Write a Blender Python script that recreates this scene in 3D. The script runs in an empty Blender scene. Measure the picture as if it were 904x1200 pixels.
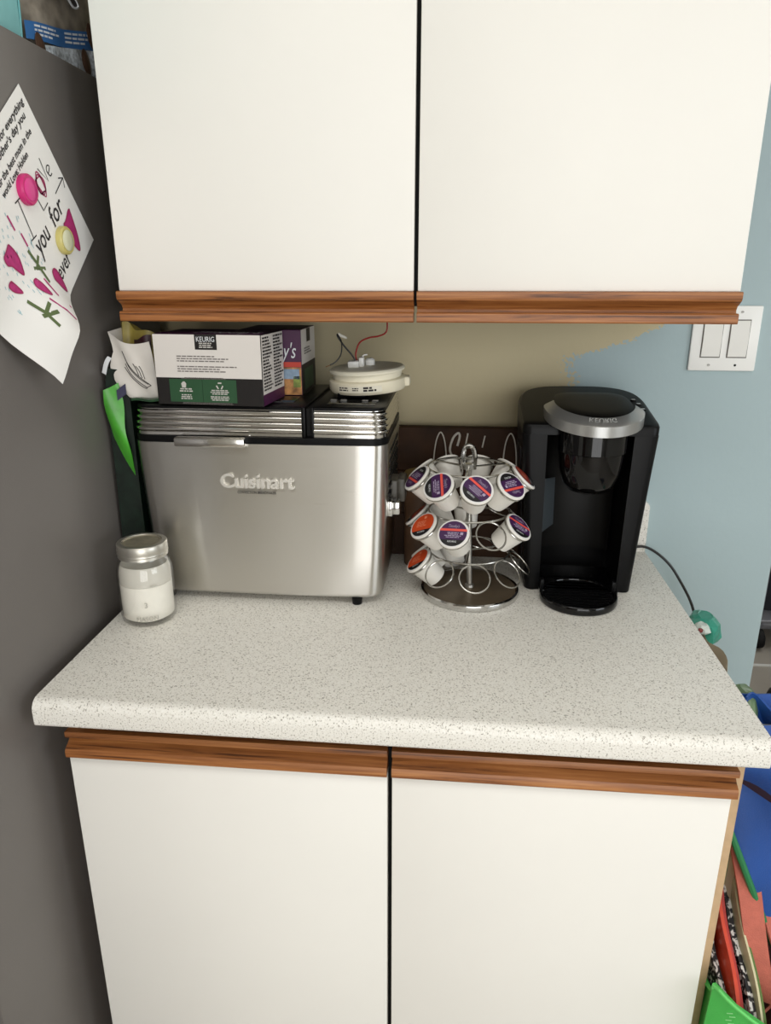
import bpy, bmesh, math, random
from mathutils import Vector, Matrix

PI = math.pi
sc = bpy.context.scene
COL = sc.collection
random.seed(7)

# ------------------------------------------------------------------ camera
cam_d = bpy.data.cameras.new('camera')
cam = bpy.data.objects.new('camera', cam_d)
COL.objects.link(cam)
sc.camera = cam
yaw, pitch, roll = math.radians(5.497), math.radians(18.006), math.radians(-0.011)
fw = Vector((-math.sin(yaw) * math.cos(pitch), math.cos(yaw) * math.cos(pitch), -math.sin(pitch)))
rt = Vector((math.cos(yaw), math.sin(yaw), 0))
up = rt.cross(fw)
rt, up = rt * math.cos(roll) + up * math.sin(roll), up * math.cos(roll) - rt * math.sin(roll)
M = Matrix((rt, up, -fw)).transposed().to_4x4()
M.translation = (0.4862, -1.3823, 1.4242)
cam.matrix_world = M
cam_d.sensor_fit = 'VERTICAL'
cam_d.sensor_height = 36.0
cam_d.sensor_width = 27.12
cam_d.lens = 844.8 * 36.0 / 1200.0
cam_d.clip_start = 0.02

# ------------------------------------------------------------------ world, lights, exposure
sc.view_settings.view_transform = 'Standard'
sc.view_settings.look = 'None'
sc.view_settings.gamma = 1.0
sc.view_settings.use_curve_mapping = False
sc.view_settings.exposure = -0.02
w = bpy.data.worlds.new('world')
sc.world = w
w.use_nodes = True
w.node_tree.nodes['Background'].inputs[0].default_value = (0.75, 0.85, 1.0, 1)
w.node_tree.nodes['Background'].inputs[1].default_value = 0.6


def area(name, loc, target, sx, sy, power, color):
    d = bpy.data.lights.new(name, 'AREA')
    d.shape = 'RECTANGLE'
    d.size, d.size_y = sx, sy
    d.energy = power
    d.color = color
    o = bpy.data.objects.new(name, d)
    COL.objects.link(o)
    o.location = loc
    o.rotation_euler = (Vector(target) - Vector(loc)).to_track_quat('-Z', 'Y').to_euler()
    return o


area('daylight_front_window', (1.10, -3.40, 1.13), (1.10, 0, 1.13), 1.8, 1.9, 37, (1.0, 0.99, 0.965))
area('daylight_side_window', (2.92, -1.9, 1.45), (0.0, -1.9, 1.45), 1.5, 1.2, 22, (0.90, 0.955, 1.0))
area('ceiling_panel_light', (0.32, -1.55, 2.425), (0.32, -1.55, 0), 1.2, 0.6, 12, (1.0, 0.99, 0.96))
area('next_room_fill', (2.6, 1.6, 2.3), (2.0, 1.5, 0), 1.0, 1.0, 14, (0.95, 0.97, 1.0))  # added fill lamp that brightens the next room; no window stands behind it


# ------------------------------------------------------------------ materials
def lin(c):
    return tuple(((x / 255) / 12.92 if x / 255 <= 0.04045 else ((x / 255 + 0.055) / 1.055) ** 2.4) for x in c) + (1.0,)


MATS = {}


def mat(name, rgb, rough=0.5, metal=0.0, var=0.0, vscale=30.0, bump=0.0, bscale=200.0, **kw):
    if name in MATS:
        return MATS[name]
    m = bpy.data.materials.new(name)
    m.use_nodes = True
    nt = m.node_tree
    b = nt.nodes['Principled BSDF']
    c = lin(rgb)
    b.inputs['Base Color'].default_value = c
    b.inputs['Roughness'].default_value = rough
    b.inputs['Metallic'].default_value = metal
    for k, v in kw.items():
        b.inputs[k.replace('_', ' ')].default_value = v
    tc = nt.nodes.new('ShaderNodeTexCoord')
    if var > 0:
        n = nt.nodes.new('ShaderNodeTexNoise')
        n.inputs['Scale'].default_value = vscale
        n.inputs['Detail'].default_value = 3
        nt.links.new(tc.outputs['Object'], n.inputs['Vector'])
        r = nt.nodes.new('ShaderNodeValToRGB')
        r.color_ramp.elements[0].position = 0.3
        r.color_ramp.elements[1].position = 0.7
        r.color_ramp.elements[0].color = tuple(x * (1 - var) for x in c[:3]) + (1,)
        r.color_ramp.elements[1].color = tuple(min(1, x * (1 + var)) for x in c[:3]) + (1,)
        nt.links.new(n.outputs['Fac'], r.inputs['Fac'])
        nt.links.new(r.outputs['Color'], b.inputs['Base Color'])
    if bump > 0:
        n2 = nt.nodes.new('ShaderNodeTexNoise')
        n2.inputs['Scale'].default_value = bscale
        nt.links.new(tc.outputs['Object'], n2.inputs['Vector'])
        bp = nt.nodes.new('ShaderNodeBump')
        bp.inputs['Strength'].default_value = bump
        bp.inputs['Distance'].default_value = 0.002
        nt.links.new(n2.outputs['Fac'], bp.inputs['Height'])
        nt.links.new(bp.outputs['Normal'], b.inputs['Normal'])
    MATS[name] = m
    return m


def ramp(nt, stops):
    r = nt.nodes.new('ShaderNodeValToRGB')
    e = r.color_ramp.elements
    while len(e) < len(stops):
        e.new(0.5)
    for k, (p, c) in enumerate(stops):
        e[k].position = p
        e[k].color = lin(c)
    return r


def oak():
    m = mat('oak', (150, 92, 50), 0.42)
    nt = m.node_tree
    b = nt.nodes['Principled BSDF']
    tc = nt.nodes.new('ShaderNodeTexCoord')
    mp = nt.nodes.new('ShaderNodeMapping')
    mp.inputs['Scale'].default_value = (2.2, 60, 75)
    mp.inputs['Rotation'].default_value = (0, 0.012, 0)
    nt.links.new(tc.outputs['Object'], mp.inputs['Vector'])
    n = nt.nodes.new('ShaderNodeTexNoise')
    n.inputs['Scale'].default_value = 2.2
    n.inputs['Detail'].default_value = 6
    n.inputs['Roughness'].default_value = 0.65
    n.inputs['Distortion'].default_value = 0.5
    nt.links.new(mp.outputs['Vector'], n.inputs['Vector'])
    r = ramp(nt, [(0.36, (84, 46, 18)), (0.44, (134, 80, 38)), (0.56, (158, 100, 52)), (0.70, (182, 124, 72))])
    nt.links.new(n.outputs['Fac'], r.inputs['Fac'])
    nt.links.new(r.outputs['Color'], b.inputs['Base Color'])
    return m


def laminate():
    m = mat('laminate', (208, 203, 192), 0.42)
    nt = m.node_tree
    b = nt.nodes['Principled BSDF']
    tc = nt.nodes.new('ShaderNodeTexCoord')
    n = nt.nodes.new('ShaderNodeTexNoise')
    n.inputs['Scale'].default_value = 430
    n.inputs['Detail'].default_value = 2.5
    n.inputs['Roughness'].default_value = 0.7
    nt.links.new(tc.outputs['Object'], n.inputs['Vector'])
    r = ramp(nt, [(0.28, (80, 74, 66)), (0.355, (158, 151, 140)), (0.43, (230, 226, 217)), (0.60, (236, 233, 225)), (0.72, (244, 242, 237))])
    nt.links.new(n.outputs['Fac'], r.inputs['Fac'])
    nt.links.new(r.outputs['Color'], b.inputs['Base Color'])
    return m


def wallpaint():
    """blue paint rolled over an older cream coat; the cream still shows left of a ragged roller edge"""
    m = mat('wall_paint', (165, 185, 188), 0.75, bump=0.15, bscale=90)
    nt = m.node_tree
    b = nt.nodes['Principled BSDF']
    tc = nt.nodes.new('ShaderNodeTexCoord')
    sp = nt.nodes.new('ShaderNodeSeparateXYZ')
    nt.links.new(tc.outputs['Object'], sp.inputs[0])

    def mth(op, a, c):
        x = nt.nodes.new('ShaderNodeMath')
        x.operation = op
        for i, v in enumerate((a, c)):
            if isinstance(v, (int, float)):
                x.inputs[i].default_value = v
            else:
                nt.links.new(v, x.inputs[i])
        return x.outputs[0]
    n1 = nt.nodes.new('ShaderNodeTexNoise')
    n1.inputs['Scale'].default_value = 14
    nt.links.new(tc.outputs['Object'], n1.inputs['Vector'])
    n2 = nt.nodes.new('ShaderNodeTexNoise')
    n2.inputs['Scale'].default_value = 170
    n2.inputs['Detail'].default_value = 3
    nt.links.new(tc.outputs['Object'], n2.inputs['Vector'])
    f = mth('ADD', mth('MULTIPLY', mth('MINIMUM', mth('MAXIMUM', mth('SUBTRACT', sp.outputs[2], 1.286), 0.0), 0.055), 2.75), 0.705)
    d = mth('SUBTRACT', sp.outputs[0], f)
    d = mth('ADD', d, mth('MULTIPLY', mth('SUBTRACT', n1.outputs['Fac'], 0.5), 0.10))
    d = mth('ADD', d, mth('MULTIPLY', mth('SUBTRACT', n2.outputs['Fac'], 0.5), 0.11))
    k = mth('GREATER_THAN', d, 0.0)
    mx = nt.nodes.new('ShaderNodeMix')
    mx.data_type = 'RGBA'
    nt.links.new(k, mx.inputs[0])
    mx.inputs[6].default_value = lin((200, 187, 152))
    mx.inputs[7].default_value = lin((168, 186, 189))
    nt.links.new(mx.outputs[2], b.inputs['Base Color'])
    return m


def steel(name, rgb, rough, aniso, rot=0.0):
    m = mat(name, rgb, rough, 1.0)
    nt = m.node_tree
    b = nt.nodes['Principled BSDF']
    b.inputs['Anisotropic'].default_value = aniso
    b.inputs['Anisotropic Rotation'].default_value = rot
    t = nt.nodes.new('ShaderNodeTangent')
    t.direction_type = 'RADIAL'
    t.axis = 'Z'
    nt.links.new(t.outputs[0], b.inputs['Tangent'])
    tc = nt.nodes.new('ShaderNodeTexCoord')
    mp = nt.nodes.new('ShaderNodeMapping')
    mp.inputs['Scale'].default_value = (4, 4, 900)
    nt.links.new(tc.outputs['Object'], mp.inputs['Vector'])
    n = nt.nodes.new('ShaderNodeTexNoise')
    n.inputs['Scale'].default_value = 1.0
    nt.links.new(mp.outputs['Vector'], n.inputs['Vector'])
    n2 = nt.nodes.new('ShaderNodeTexNoise')
    n2.inputs['Scale'].default_value = 9.0
    n2.inputs['Detail'].default_value = 4
    nt.links.new(tc.outputs['Object'], n2.inputs['Vector'])
    ad = nt.nodes.new('ShaderNodeMath')
    ad.operation = 'MULTIPLY_ADD'
    nt.links.new(n.outputs['Fac'], ad.inputs[0])
    ad.inputs[1].default_value = 0.10
    ad.inputs[2].default_value = rough - 0.10
    ad2 = nt.nodes.new('ShaderNodeMath')
    ad2.operation = 'MULTIPLY_ADD'
    nt.links.new(n2.outputs['Fac'], ad2.inputs[0])
    ad2.inputs[1].default_value = 0.10
    nt.links.new(ad.outputs[0], ad2.inputs[2])
    nt.links.new(ad2.outputs[0], b.inputs['Roughness'])
    return m


def thin_glass(name, tint=(0.96, 0.98, 0.97), rough=0.03, ior=1.5):
    m = bpy.data.materials.new(name)
    m.use_nodes = True
    nt = m.node_tree
    for n in list(nt.nodes):
        nt.nodes.remove(n)
    o = nt.nodes.new('ShaderNodeOutputMaterial')
    mx = nt.nodes.new('ShaderNodeMixShader')
    tr = nt.nodes.new('ShaderNodeBsdfTransparent')
    tr.inputs[0].default_value = tint + (1,)
    gl = nt.nodes.new('ShaderNodeBsdfGlossy')
    gl.inputs['Roughness'].default_value = rough
    lw_ = nt.nodes.new('ShaderNodeLayerWeight')
    lw_.inputs['Blend'].default_value = 0.5
    pw = nt.nodes.new('ShaderNodeMath')
    pw.operation = 'POWER'
    nt.links.new(lw_.outputs['Facing'], pw.inputs[0])
    pw.inputs[1].default_value = 3.5
    ma = nt.nodes.new('ShaderNodeMath')
    ma.operation = 'MULTIPLY_ADD'
    nt.links.new(pw.outputs[0], ma.inputs[0])
    ma.inputs[1].default_value = 0.55
    ma.inputs[2].default_value = 0.035
    nt.links.new(ma.outputs[0], mx.inputs[0])
    nt.links.new(tr.outputs[0], mx.inputs[1])
    nt.links.new(gl.outputs[0], mx.inputs[2])
    nt.links.new(mx.outputs[0], o.inputs[0])
    MATS[name] = m
    return m


OAK, LAM, WALL = oak(), laminate(), wallpaint()
STEEL = steel('brushed_steel', (216, 213, 207), 0.31, 1.0, 0.25)
STEEL2 = mat('polished_steel', (206, 203, 198), 0.12, 1.0)
CHROME = mat('chrome', (205, 204, 202), 0.12, 1.0)
WIRE = mat('satin_chrome_wire', (188, 186, 180), 0.22, 1.0)
DOORM = mat('door_white', (238, 235, 228), 0.5, var=0.012, vscale=4)
TAN = mat('bare_particle_edge', (196, 165, 128), 0.7, var=0.08, vscale=60)
FRIDGE = mat('fridge_grey', (106, 101, 97), 0.42, var=0.04, vscale=6, bump=0.08, bscale=500)
BLACK = mat('black_plastic', (9, 9, 10), 0.36, Specular_IOR_Level=0.17)
GLOSSB = mat('black_gloss', (6, 6, 7), 0.08, Specular_IOR_Level=0.4)
MATTEB = mat('black_matte', (17, 16, 15), 0.65, Specular_IOR_Level=0.25)
SILVER = mat('silver_plastic', (176, 176, 174), 0.3, 0.75)
WHITE = mat('white_plastic', (240, 239, 235), 0.35)
OFFW = mat('offwhite_plastic', (222, 214, 190), 0.5)
INK = mat('black_ink', (38, 34, 34), 0.8)
GLASS = thin_glass('clear_glass', (0.99, 0.99, 0.985))


# ------------------------------------------------------------------ geometry helpers (verts, faces)
def join(*parts):
    V, F = [], []
    for v, f in parts:
        o = len(V)
        V += [tuple(p) for p in v]
        F += [tuple(i + o for i in q) for q in f]
    return V, F


def frombm(bm):
    bm.verts.index_update()
    r = [tuple(v.co) for v in bm.verts], [tuple(v.index for v in f.verts) for f in bm.faces]
    bm.free()
    return r


def box(x0, x1, y0, y1, z0, z1, r=0.0, seg=2):
    V = [(x, y, z) for x in (x0, x1) for y in (y0, y1) for z in (z0, z1)]
    F = [(0, 1, 3, 2), (4, 6, 7, 5), (0, 4, 5, 1), (2, 3, 7, 6), (0, 2, 6, 4), (1, 5, 7, 3)]
    if r <= 0:
        return V, F
    bm = bmesh.new()
    vs = [bm.verts.new(v) for v in V]
    for f in F:
        bm.faces.new([vs[i] for i in f])
    bmesh.ops.bevel(bm, geom=list(bm.edges), offset=r, segments=seg, affect='EDGES', profile=0.5)
    return frombm(bm)


def loft(rings, cap0=True, cap1=True, closed=True):
    n = len(rings[0])
    V = [tuple(p) for r in rings for p in r]
    F = []
    for k in range(len(rings) - 1):
        for i in range(n if closed else n - 1):
            j = (i + 1) % n
            F.append((k * n + i, k * n + j, (k + 1) * n + j, (k + 1) * n + i))
    if cap0:
        F.append(tuple(reversed(range(n))))
    if cap1:
        F.append(tuple((len(rings) - 1) * n + i for i in range(n)))
    return V, F


def circle(cx, cy, z, r, n, ry=None):
    ry = r if ry is None else ry
    return [(cx + r * math.cos(2 * PI * i / n), cy + ry * math.sin(2 * PI * i / n), z) for i in range(n)]


def lathe(prof, cx=0, cy=0, n=32, cap0=True, cap1=True, sq=1.0):
    return loft([circle(cx, cy, z, r, n, r * sq) for r, z in prof], cap0, cap1)


def prism_x(poly, x0, x1):
    return loft([[(x0, y, z) for y, z in poly], [(x1, y, z) for y, z in poly]])


def prism_y(poly, y0, y1):
    return loft([[(x, y0, z) for x, z in poly], [(x, y1, z) for x, z in poly]])


def prism_z(poly, z0, z1):
    return loft([[(x, y, z0) for x, y in poly], [(x, y, z1) for x, y in poly]])


def spline(pts, k=6, closed=False):
    P = [Vector(p) for p in pts]
    n = len(P)
    out = []
    rng = n if closed else n - 1
    for i in range(rng):
        if closed:
            a, b, c, d = P[(i - 1) % n], P[i], P[(i + 1) % n], P[(i + 2) % n]
        else:
            a, b, c, d = P[max(i - 1, 0)], P[i], P[i + 1], P[min(i + 2, n - 1)]
        for j in range(k):
            t = j / k
            out.append(0.5 * ((2 * b) + (c - a) * t + (2 * a - 5 * b + 4 * c - d) * t * t + (3 * b - a - 3 * c + d) * t ** 3))
    if not closed:
        out.append(P[-1])
    return out


def tube(pts, r, n=8, closed=False):
    P = [Vector(p) for p in pts]
    N = len(P)
    rings = []
    prev = None
    for i in range(N):
        a = P[(i - 1) % N] if (closed or i > 0) else P[i]
        b = P[(i + 1) % N] if (closed or i < N - 1) else P[i]
        t = (b - a).normalized()
        if prev is None:
            u = t.orthogonal().normalized()
        else:
            u = (prev - t * prev.dot(t))
            u = u.normalized() if u.length > 1e-6 else t.orthogonal().normalized()
        prev = u
        v = t.cross(u)
        rr = r[i] if isinstance(r, (list, tuple)) else r
        rings.append([tuple(P[i] + (u * math.cos(2 * PI * k / n) + v * math.sin(2 * PI * k / n)) * rr) for k in range(n)])
    if closed:
        V, F = loft(rings + [rings[0]], False, False)
        m = N * n
        return V[:m], [tuple(i % m for i in f) for f in F]
    return loft(rings)


def ribbon(pts, side, thick):
    """a strap along pts; side[i] = half-width vector; thickness along the local normal"""
    P = [Vector(p) for p in pts]
    rings = []
    for i, p in enumerate(P):
        t = (P[min(i + 1, len(P) - 1)] - P[max(i - 1, 0)]).normalized()
        s = Vector(side[i] if isinstance(side, list) else side)
        nn = t.cross(s).normalized() * thick * 0.5
        rings.append([p - s - nn, p + s - nn, p + s + nn, p - s + nn])
    return loft(rings)


def sheet(f, nu, nv, thick):
    """a bent panel f(u,v) -> point, with thickness along its own normal"""
    P = [[Vector(f(i / nu, j / nv)) for j in range(nv + 1)] for i in range(nu + 1)]
    V, V2, F = [], [], []
    for i in range(nu + 1):
        for j in range(nv + 1):
            du = P[min(i + 1, nu)][j] - P[max(i - 1, 0)][j]
            dv = P[i][min(j + 1, nv)] - P[i][max(j - 1, 0)]
            nn = du.cross(dv)
            nn = nn.normalized() * thick * 0.5 if nn.length > 1e-12 else Vector((0, 0, 0))
            V.append(tuple(P[i][j] + nn))
            V2.append(tuple(P[i][j] - nn))
    m = nv + 1
    K = len(V)
    for i in range(nu):
        for j in range(nv):
            a, b, c, d = i * m + j, (i + 1) * m + j, (i + 1) * m + j + 1, i * m + j + 1
            F.append((a, b, c, d))
            F.append((a + K, d + K, c + K, b + K))
    edge = [(i * m, (i + 1) * m) for i in range(nu)] + [((i + 1) * m + nv, i * m + nv) for i in range(nu)]
    edge += [(j + 1, j) for j in range(nv)] + [(nu * m + j, nu * m + j + 1) for j in range(nv)]
    for a, b in edge:
        F.append((b, a, a + K, b + K))
    return V + V2, F


def xf(vf, mtx):
    return [tuple(mtx @ Vector(v)) for v in vf[0]], vf[1]


def mapv(vf, f):
    return [tuple(f(v)) for v in vf[0]], vf[1]


def frame(o, xd, yd):
    xd, yd = Vector(xd).normalized(), Vector(yd).normalized()
    m = Matrix((xd, yd, xd.cross(yd))).transposed().to_4x4()
    m.translation = o
    return m


def text(body, size, extrude=0.0, align='LEFT', shear=0.0, width=None, off=0.0, res=3):
    c = bpy.data.curves.new('t', 'FONT')
    c.body = body
    c.size = size
    c.extrude = extrude
    c.align_x = align
    c.shear = shear
    c.offset = off
    c.resolution_u = res
    o = bpy.data.objects.new('t', c)
    COL.objects.link(o)
    bpy.context.view_layer.update()
    me = bpy.data.meshes.new_from_object(o.evaluated_get(bpy.context.evaluated_depsgraph_get()))
    V = [tuple(v.co) for v in me.vertices]
    F = [tuple(p.vertices) for p in me.polygons]
    bpy.data.objects.remove(o)
    bpy.data.curves.remove(c)
    bpy.data.meshes.remove(me)
    if width and V:
        x0, x1 = min(v[0] for v in V), max(v[0] for v in V)
        k = width / (x1 - x0)
        sh = 0 if align == 'LEFT' else (-0.5 if align == 'CENTER' else -1)
        V = [((v[0] - x0) * k + sh * width, v[1], v[2]) for v in V]
    return V, F


def words(w, h, n, seed=0, fill=0.55, last=0.7, align='LEFT'):
    """lines of print too small to read: word-long dashes"""
    r = random.Random(seed)
    V, F = [], []
    lh = h / n
    for k in range(n):
        y1 = h - k * lh
        y0 = y1 - lh * fill
        lim = w * (r.uniform(0.6, 1.0) if k < n - 1 else last)
        x = (w - lim) / 2 if align == 'CENTER' else 0
        lim += x
        while x < lim - lh * 0.3:
            e = min(lim, x + lh * r.uniform(0.8, 2.6))
            i = len(V)
            V += [(x, y0, 0), (e, y0, 0), (e, y1, 0), (x, y1, 0)]
            F.append((i, i + 1, i + 2, i + 3))
            x = e + lh * 0.35
    return V, F


def chord(r, y0, y1, n=14):
    """the slice of a disc between two heights"""
    a0, a1 = math.asin(max(-1, y0 / r)), math.asin(min(1, y1 / r))
    R = [(r * math.cos(a0 + (a1 - a0) * i / n), r * math.sin(a0 + (a1 - a0) * i / n), 0) for i in range(n + 1)]
    L = [(-x, y, 0) for x, y, z in reversed(R)]
    pts = R + L
    out = []
    for p in pts:
        if not out or (Vector(p) - Vector(out[-1])).length > 1e-7:
            out.append(p)
    if (Vector(out[0]) - Vector(out[-1])).length < 1e-7:
        out.pop()
    return out, [tuple(range(len(out)))]


BASE = {}


def mesh(name, vf, m, ang=35, smooth=True):
    me = bpy.data.meshes.new(name)
    me.from_pydata([tuple(v) for v in vf[0]], [], vf[1])
    bm = bmesh.new()
    bm.from_mesh(me)
    bmesh.ops.recalc_face_normals(bm, faces=bm.faces)
    bm.to_mesh(me)
    bm.free()
    if smooth:
        me.polygons.foreach_set('use_smooth', [True] * len(me.polygons))
        me.set_sharp_from_angle(angle=math.radians(ang))
    if m:
        me.materials.append(m)
    return me


def tag(o, label, cat, group=None):
    o['label'] = label
    o['category'] = cat
    if group:
        o['group'] = group


def thing(name, label, cat, base, group=None):
    o = bpy.data.objects.new(name, None)
    o.empty_display_size = 0.02
    COL.objects.link(o)
    o.location = base
    BASE[o] = Vector(base)
    tag(o, label, cat, group)
    return o


def part(parent, name, vf, m, ang=35, label=None, flat=False):
    """a mesh given in world coordinates, hung under its thing (or under a part of it)"""
    b = BASE.get(parent, Vector((0, 0, 0)))
    vf = ([tuple(Vector(v) - b) for v in vf[0]], vf[1])
    o = bpy.data.objects.new(name, mesh(name, vf, m, ang, not flat))
    COL.objects.link(o)
    if parent:
        o.parent = parent
    BASE[o] = b
    if label:
        o['label'] = label
    return o


def solo(name, vf, m, label, cat, base, group=None, ang=35):
    """a thing that is one mesh"""
    vf = ([tuple(Vector(v) - Vector(base)) for v in vf[0]], vf[1])
    o = bpy.data.objects.new(name, mesh(name, vf, m, ang))
    COL.objects.link(o)
    o.location = base
    BASE[o] = Vector(base)
    tag(o, label, cat, group)
    return o


def struct(name, vf, m, parent=None, ang=35):
    o = bpy.data.objects.new(name, mesh(name, vf, m, ang))
    COL.objects.link(o)
    if parent:
        o.parent = parent
    else:
        o['kind'] = 'structure'
    return o


# ------------------------------------------------------------------ the setting
H = 0.914
FLOORM = mat('floor_vinyl', (168, 160, 148), 0.5, var=0.08, vscale=5)
PLAIN = mat('wall_plain', (222, 220, 213), 0.8)
CEIL = mat('ceiling_white', (228, 226, 220), 0.85)
TRIMW = mat('trim_white', (226, 224, 218), 0.45)
struct('floor', box(-1.2, 3.1, -3.6, 3.2, -0.05, 0.0), FLOORM)
struct('ceiling', box(-1.2, 3.1, -3.6, 3.2, 2.45, 2.50), CEIL)
lp = thing('ceiling_light', 'white rectangular ceiling light panel above the kitchen floor', 'ceiling light', (0.32, -1.55, 2.45))
part(lp, 'housing', join(box(-0.30, 0.94, -1.87, -1.855, 2.425, 2.4495), box(-0.30, 0.94, -1.245, -1.23, 2.425, 2.4495), box(-0.30, -0.285, -1.855, -1.245, 2.425, 2.4495), box(0.925, 0.94, -1.855, -1.245, 2.425, 2.4495)), TRIMW)
part(lp, 'back_plate', box(-0.285, 0.925, -1.855, -1.245, 2.44, 2.4495), TRIMW)
struct('wall_back', box(-1.2, 1.115, 0.0, 0.12, 0.0, 2.45), WALL)
struct('wall_left', box(-1.2, -1.1, -3.6, 3.2, 0.0, 2.45), PLAIN)
struct('wall_right', join(box(3.0, 3.1, -3.6, -2.7, 0, 2.45), box(3.0, 3.1, -1.1, 3.2, 0, 2.45),
                          box(3.0, 3.1, -2.7, -1.1, 0, 0.82), box(3.0, 3.1, -2.7, -1.1, 2.08, 2.45)), PLAIN)
struct('wall_front', join(box(-1.1, 0.20, -3.6, -3.5, 0, 2.45), box(2.00, 3.0, -3.6, -3.5, 0, 2.45),
                          box(0.20, 2.00, -3.6, -3.5, 2.10, 2.45)), PLAIN)
struct('wall_far', box(-1.1, 3.0, 3.1, 3.2, 0, 2.45), PLAIN)
w2 = struct('window_2', join(box(0.20, 0.26, -3.57, -3.52, 0.0, 2.10), box(1.94, 2.00, -3.57, -3.52, 0.0, 2.10),
                             box(0.26, 1.94, -3.57, -3.52, 2.04, 2.10), box(0.26, 1.94, -3.57, -3.52, 0.0, 0.06),
                             box(1.07, 1.13, -3.57, -3.52, 0.06, 2.04)), TRIMW)
struct('pane', box(0.26, 1.07, -3.55, -3.545, 0.06, 2.04), GLASS, w2)
struct('pane', box(1.13, 1.94, -3.55, -3.545, 0.06, 2.04), GLASS, w2)
d1 = struct('added_dark_door', box(-1.10, -1.06, -3.3, -2.4, 0.0, 2.05, 0.004), mat('added_door_brown', (88, 58, 38), 0.5, var=0.2, vscale=8))  # dark door added out of view to darken the reflection in the steel
struct('added_door_panel', box(-1.06, -1.052, -3.2, -2.5, 0.15, 0.95, 0.003), mat('added_door_brown', (0, 0, 0)), d1)
struct('added_door_panel', box(-1.06, -1.052, -3.2, -2.5, 1.05, 1.95, 0.003), mat('added_door_brown', (0, 0, 0)), d1)
w1 = struct('window_1', join(box(3.03, 3.07, -2.7, -2.65, 0.82, 2.08), box(3.03, 3.07, -1.15, -1.1, 0.82, 2.08),
                             box(3.03, 3.07, -2.65, -1.15, 0.82, 0.87), box(3.03, 3.07, -2.65, -1.15, 2.03, 2.08),
                             box(3.03, 3.07, -1.92, -1.88, 0.87, 2.03)), TRIMW)
struct('pane', box(3.045, 3.05, -2.65, -1.92, 0.87, 2.03), GLASS, w1)
struct('pane', box(3.045, 3.05, -1.88, -1.15, 0.87, 2.03), GLASS, w1)

# ------------------------------------------------------------------ countertop
t = thing('countertop', 'speckled off-white laminate countertop with rounded front edge', 'countertop', (0.41, -0.3, H - 0.038))
prof = [(-0.0005, H - 0.038), (-0.622, H - 0.038)]
for k in range(5):
    a = PI * 1.5 - (PI / 2) * k / 4
    prof.append((-0.629 + 0.006 * math.cos(a), H - 0.032 + 0.006 * math.sin(a)))
for k in range(7):
    a = PI - (PI / 2) * k / 6
    prof.append((-0.620 + 0.015 * math.cos(a), H - 0.015 + 0.015 * math.sin(a)))
prof.append((-0.0005, H))
part(t, 'slab', prism_x(prof, -0.038, 0.8655), LAM)
bs = [(-0.038, H), (0.8655, H), (0.8655, H + 0.088)]
for k in range(5):
    a = (PI / 2) * k / 4
    bs.append((0.8535 + 0.012 * math.cos(a), H + 0.0896 + 0.012 * math.sin(a)))
bs += [(-0.038, H + 0.1016)]
solo('backsplash', prism_y(bs, -0.022, -0.0005), LAM, 'speckled laminate backsplash strip along the wall behind coffee maker', 'backsplash', (0.41, -0.01, H))

# ------------------------------------------------------------------ cabinets
UP_PROF = [(-0.332, 1.4060), (-0.3345, 1.4045), (-0.3345, 1.3975), (-0.333, 1.394), (-0.327, 1.3905), (-0.320, 1.3865),
           (-0.317, 1.3815), (-0.318, 1.3778), (-0.3275, 1.3775), (-0.3295, 1.376), (-0.3295, 1.3655), (-0.328, 1.3636),
           (-0.306, 1.3636), (-0.306, 1.4060)]
t = thing('wall_cabinet', 'white two-door upper cabinet with oak finger-pull strip along its bottom', 'cabinet', (0.43, -0.15, 1.385))
part(t, 'body', join(box(-0.006, 0.012, -0.300, -0.0005, 1.372, 2.2), box(0.848, 0.866, -0.300, -0.0005, 1.372, 2.2),
                     box(0.012, 0.848, -0.300, -0.0005, 1.385, 1.40), box(0.012, 0.848, -0.300, -0.0005, 2.18, 2.2),
                     box(0.012, 0.848, -0.012, -0.0005, 1.40, 2.18), box(0.412, 0.442, -0.302, -0.284, 1.385, 2.18)), MATTEB)
for x0, x1, l in ((-0.006, 0.4240, None), (0.4300, 0.866, None)):
    d = part(t, 'door', box(x0, x1, -0.325, -0.306, 1.4060, 2.2, 0.0015), DOORM)
    part(d, 'pull_strip', prism_x(UP_PROF, x0 - 0.001, x1 + 0.0005), OAK, label='oak moulding with a finger cove')

LO_PROF = [(-0.6, 0.8100), (-0.606, 0.8100), (-0.608, 0.812), (-0.608, 0.820), (-0.606, 0.824), (-0.598, 0.828), (-0.593, 0.832),
           (-0.592, 0.8370), (-0.601, 0.8375), (-0.603, 0.839), (-0.603, 0.846), (-0.602, 0.8475), (-0.582, 0.8475), (-0.582, 0.8100)]
t = thing('base_cabinet', 'white two-door lower cabinet with oak finger-pull strip under the countertop', 'cabinet', (0.415, -0.3, 0.0))
part(t, 'body', join(box(-0.0255, -0.008, -0.580, -0.001, 0.0, 0.8755), box(0.8425, 0.8635, -0.580, -0.001, 0.0, 0.8755),
                     box(-0.008, 0.8425, -0.560, -0.001, 0.10, 0.118), box(-0.008, 0.8425, -0.50, -0.49, 0.0, 0.10),
                     box(-0.008, 0.8425, -0.012, -0.001, 0.118, 0.8755)), TAN)
part(t, 'inner_frame', box(-0.008, 0.8425, -0.579, -0.55, 0.8, 0.8755), MATTEB)
part(t, 'centre_stile', box(0.40, 0.432, -0.579, -0.56, 0.118, 0.80), MATTEB)
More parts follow.
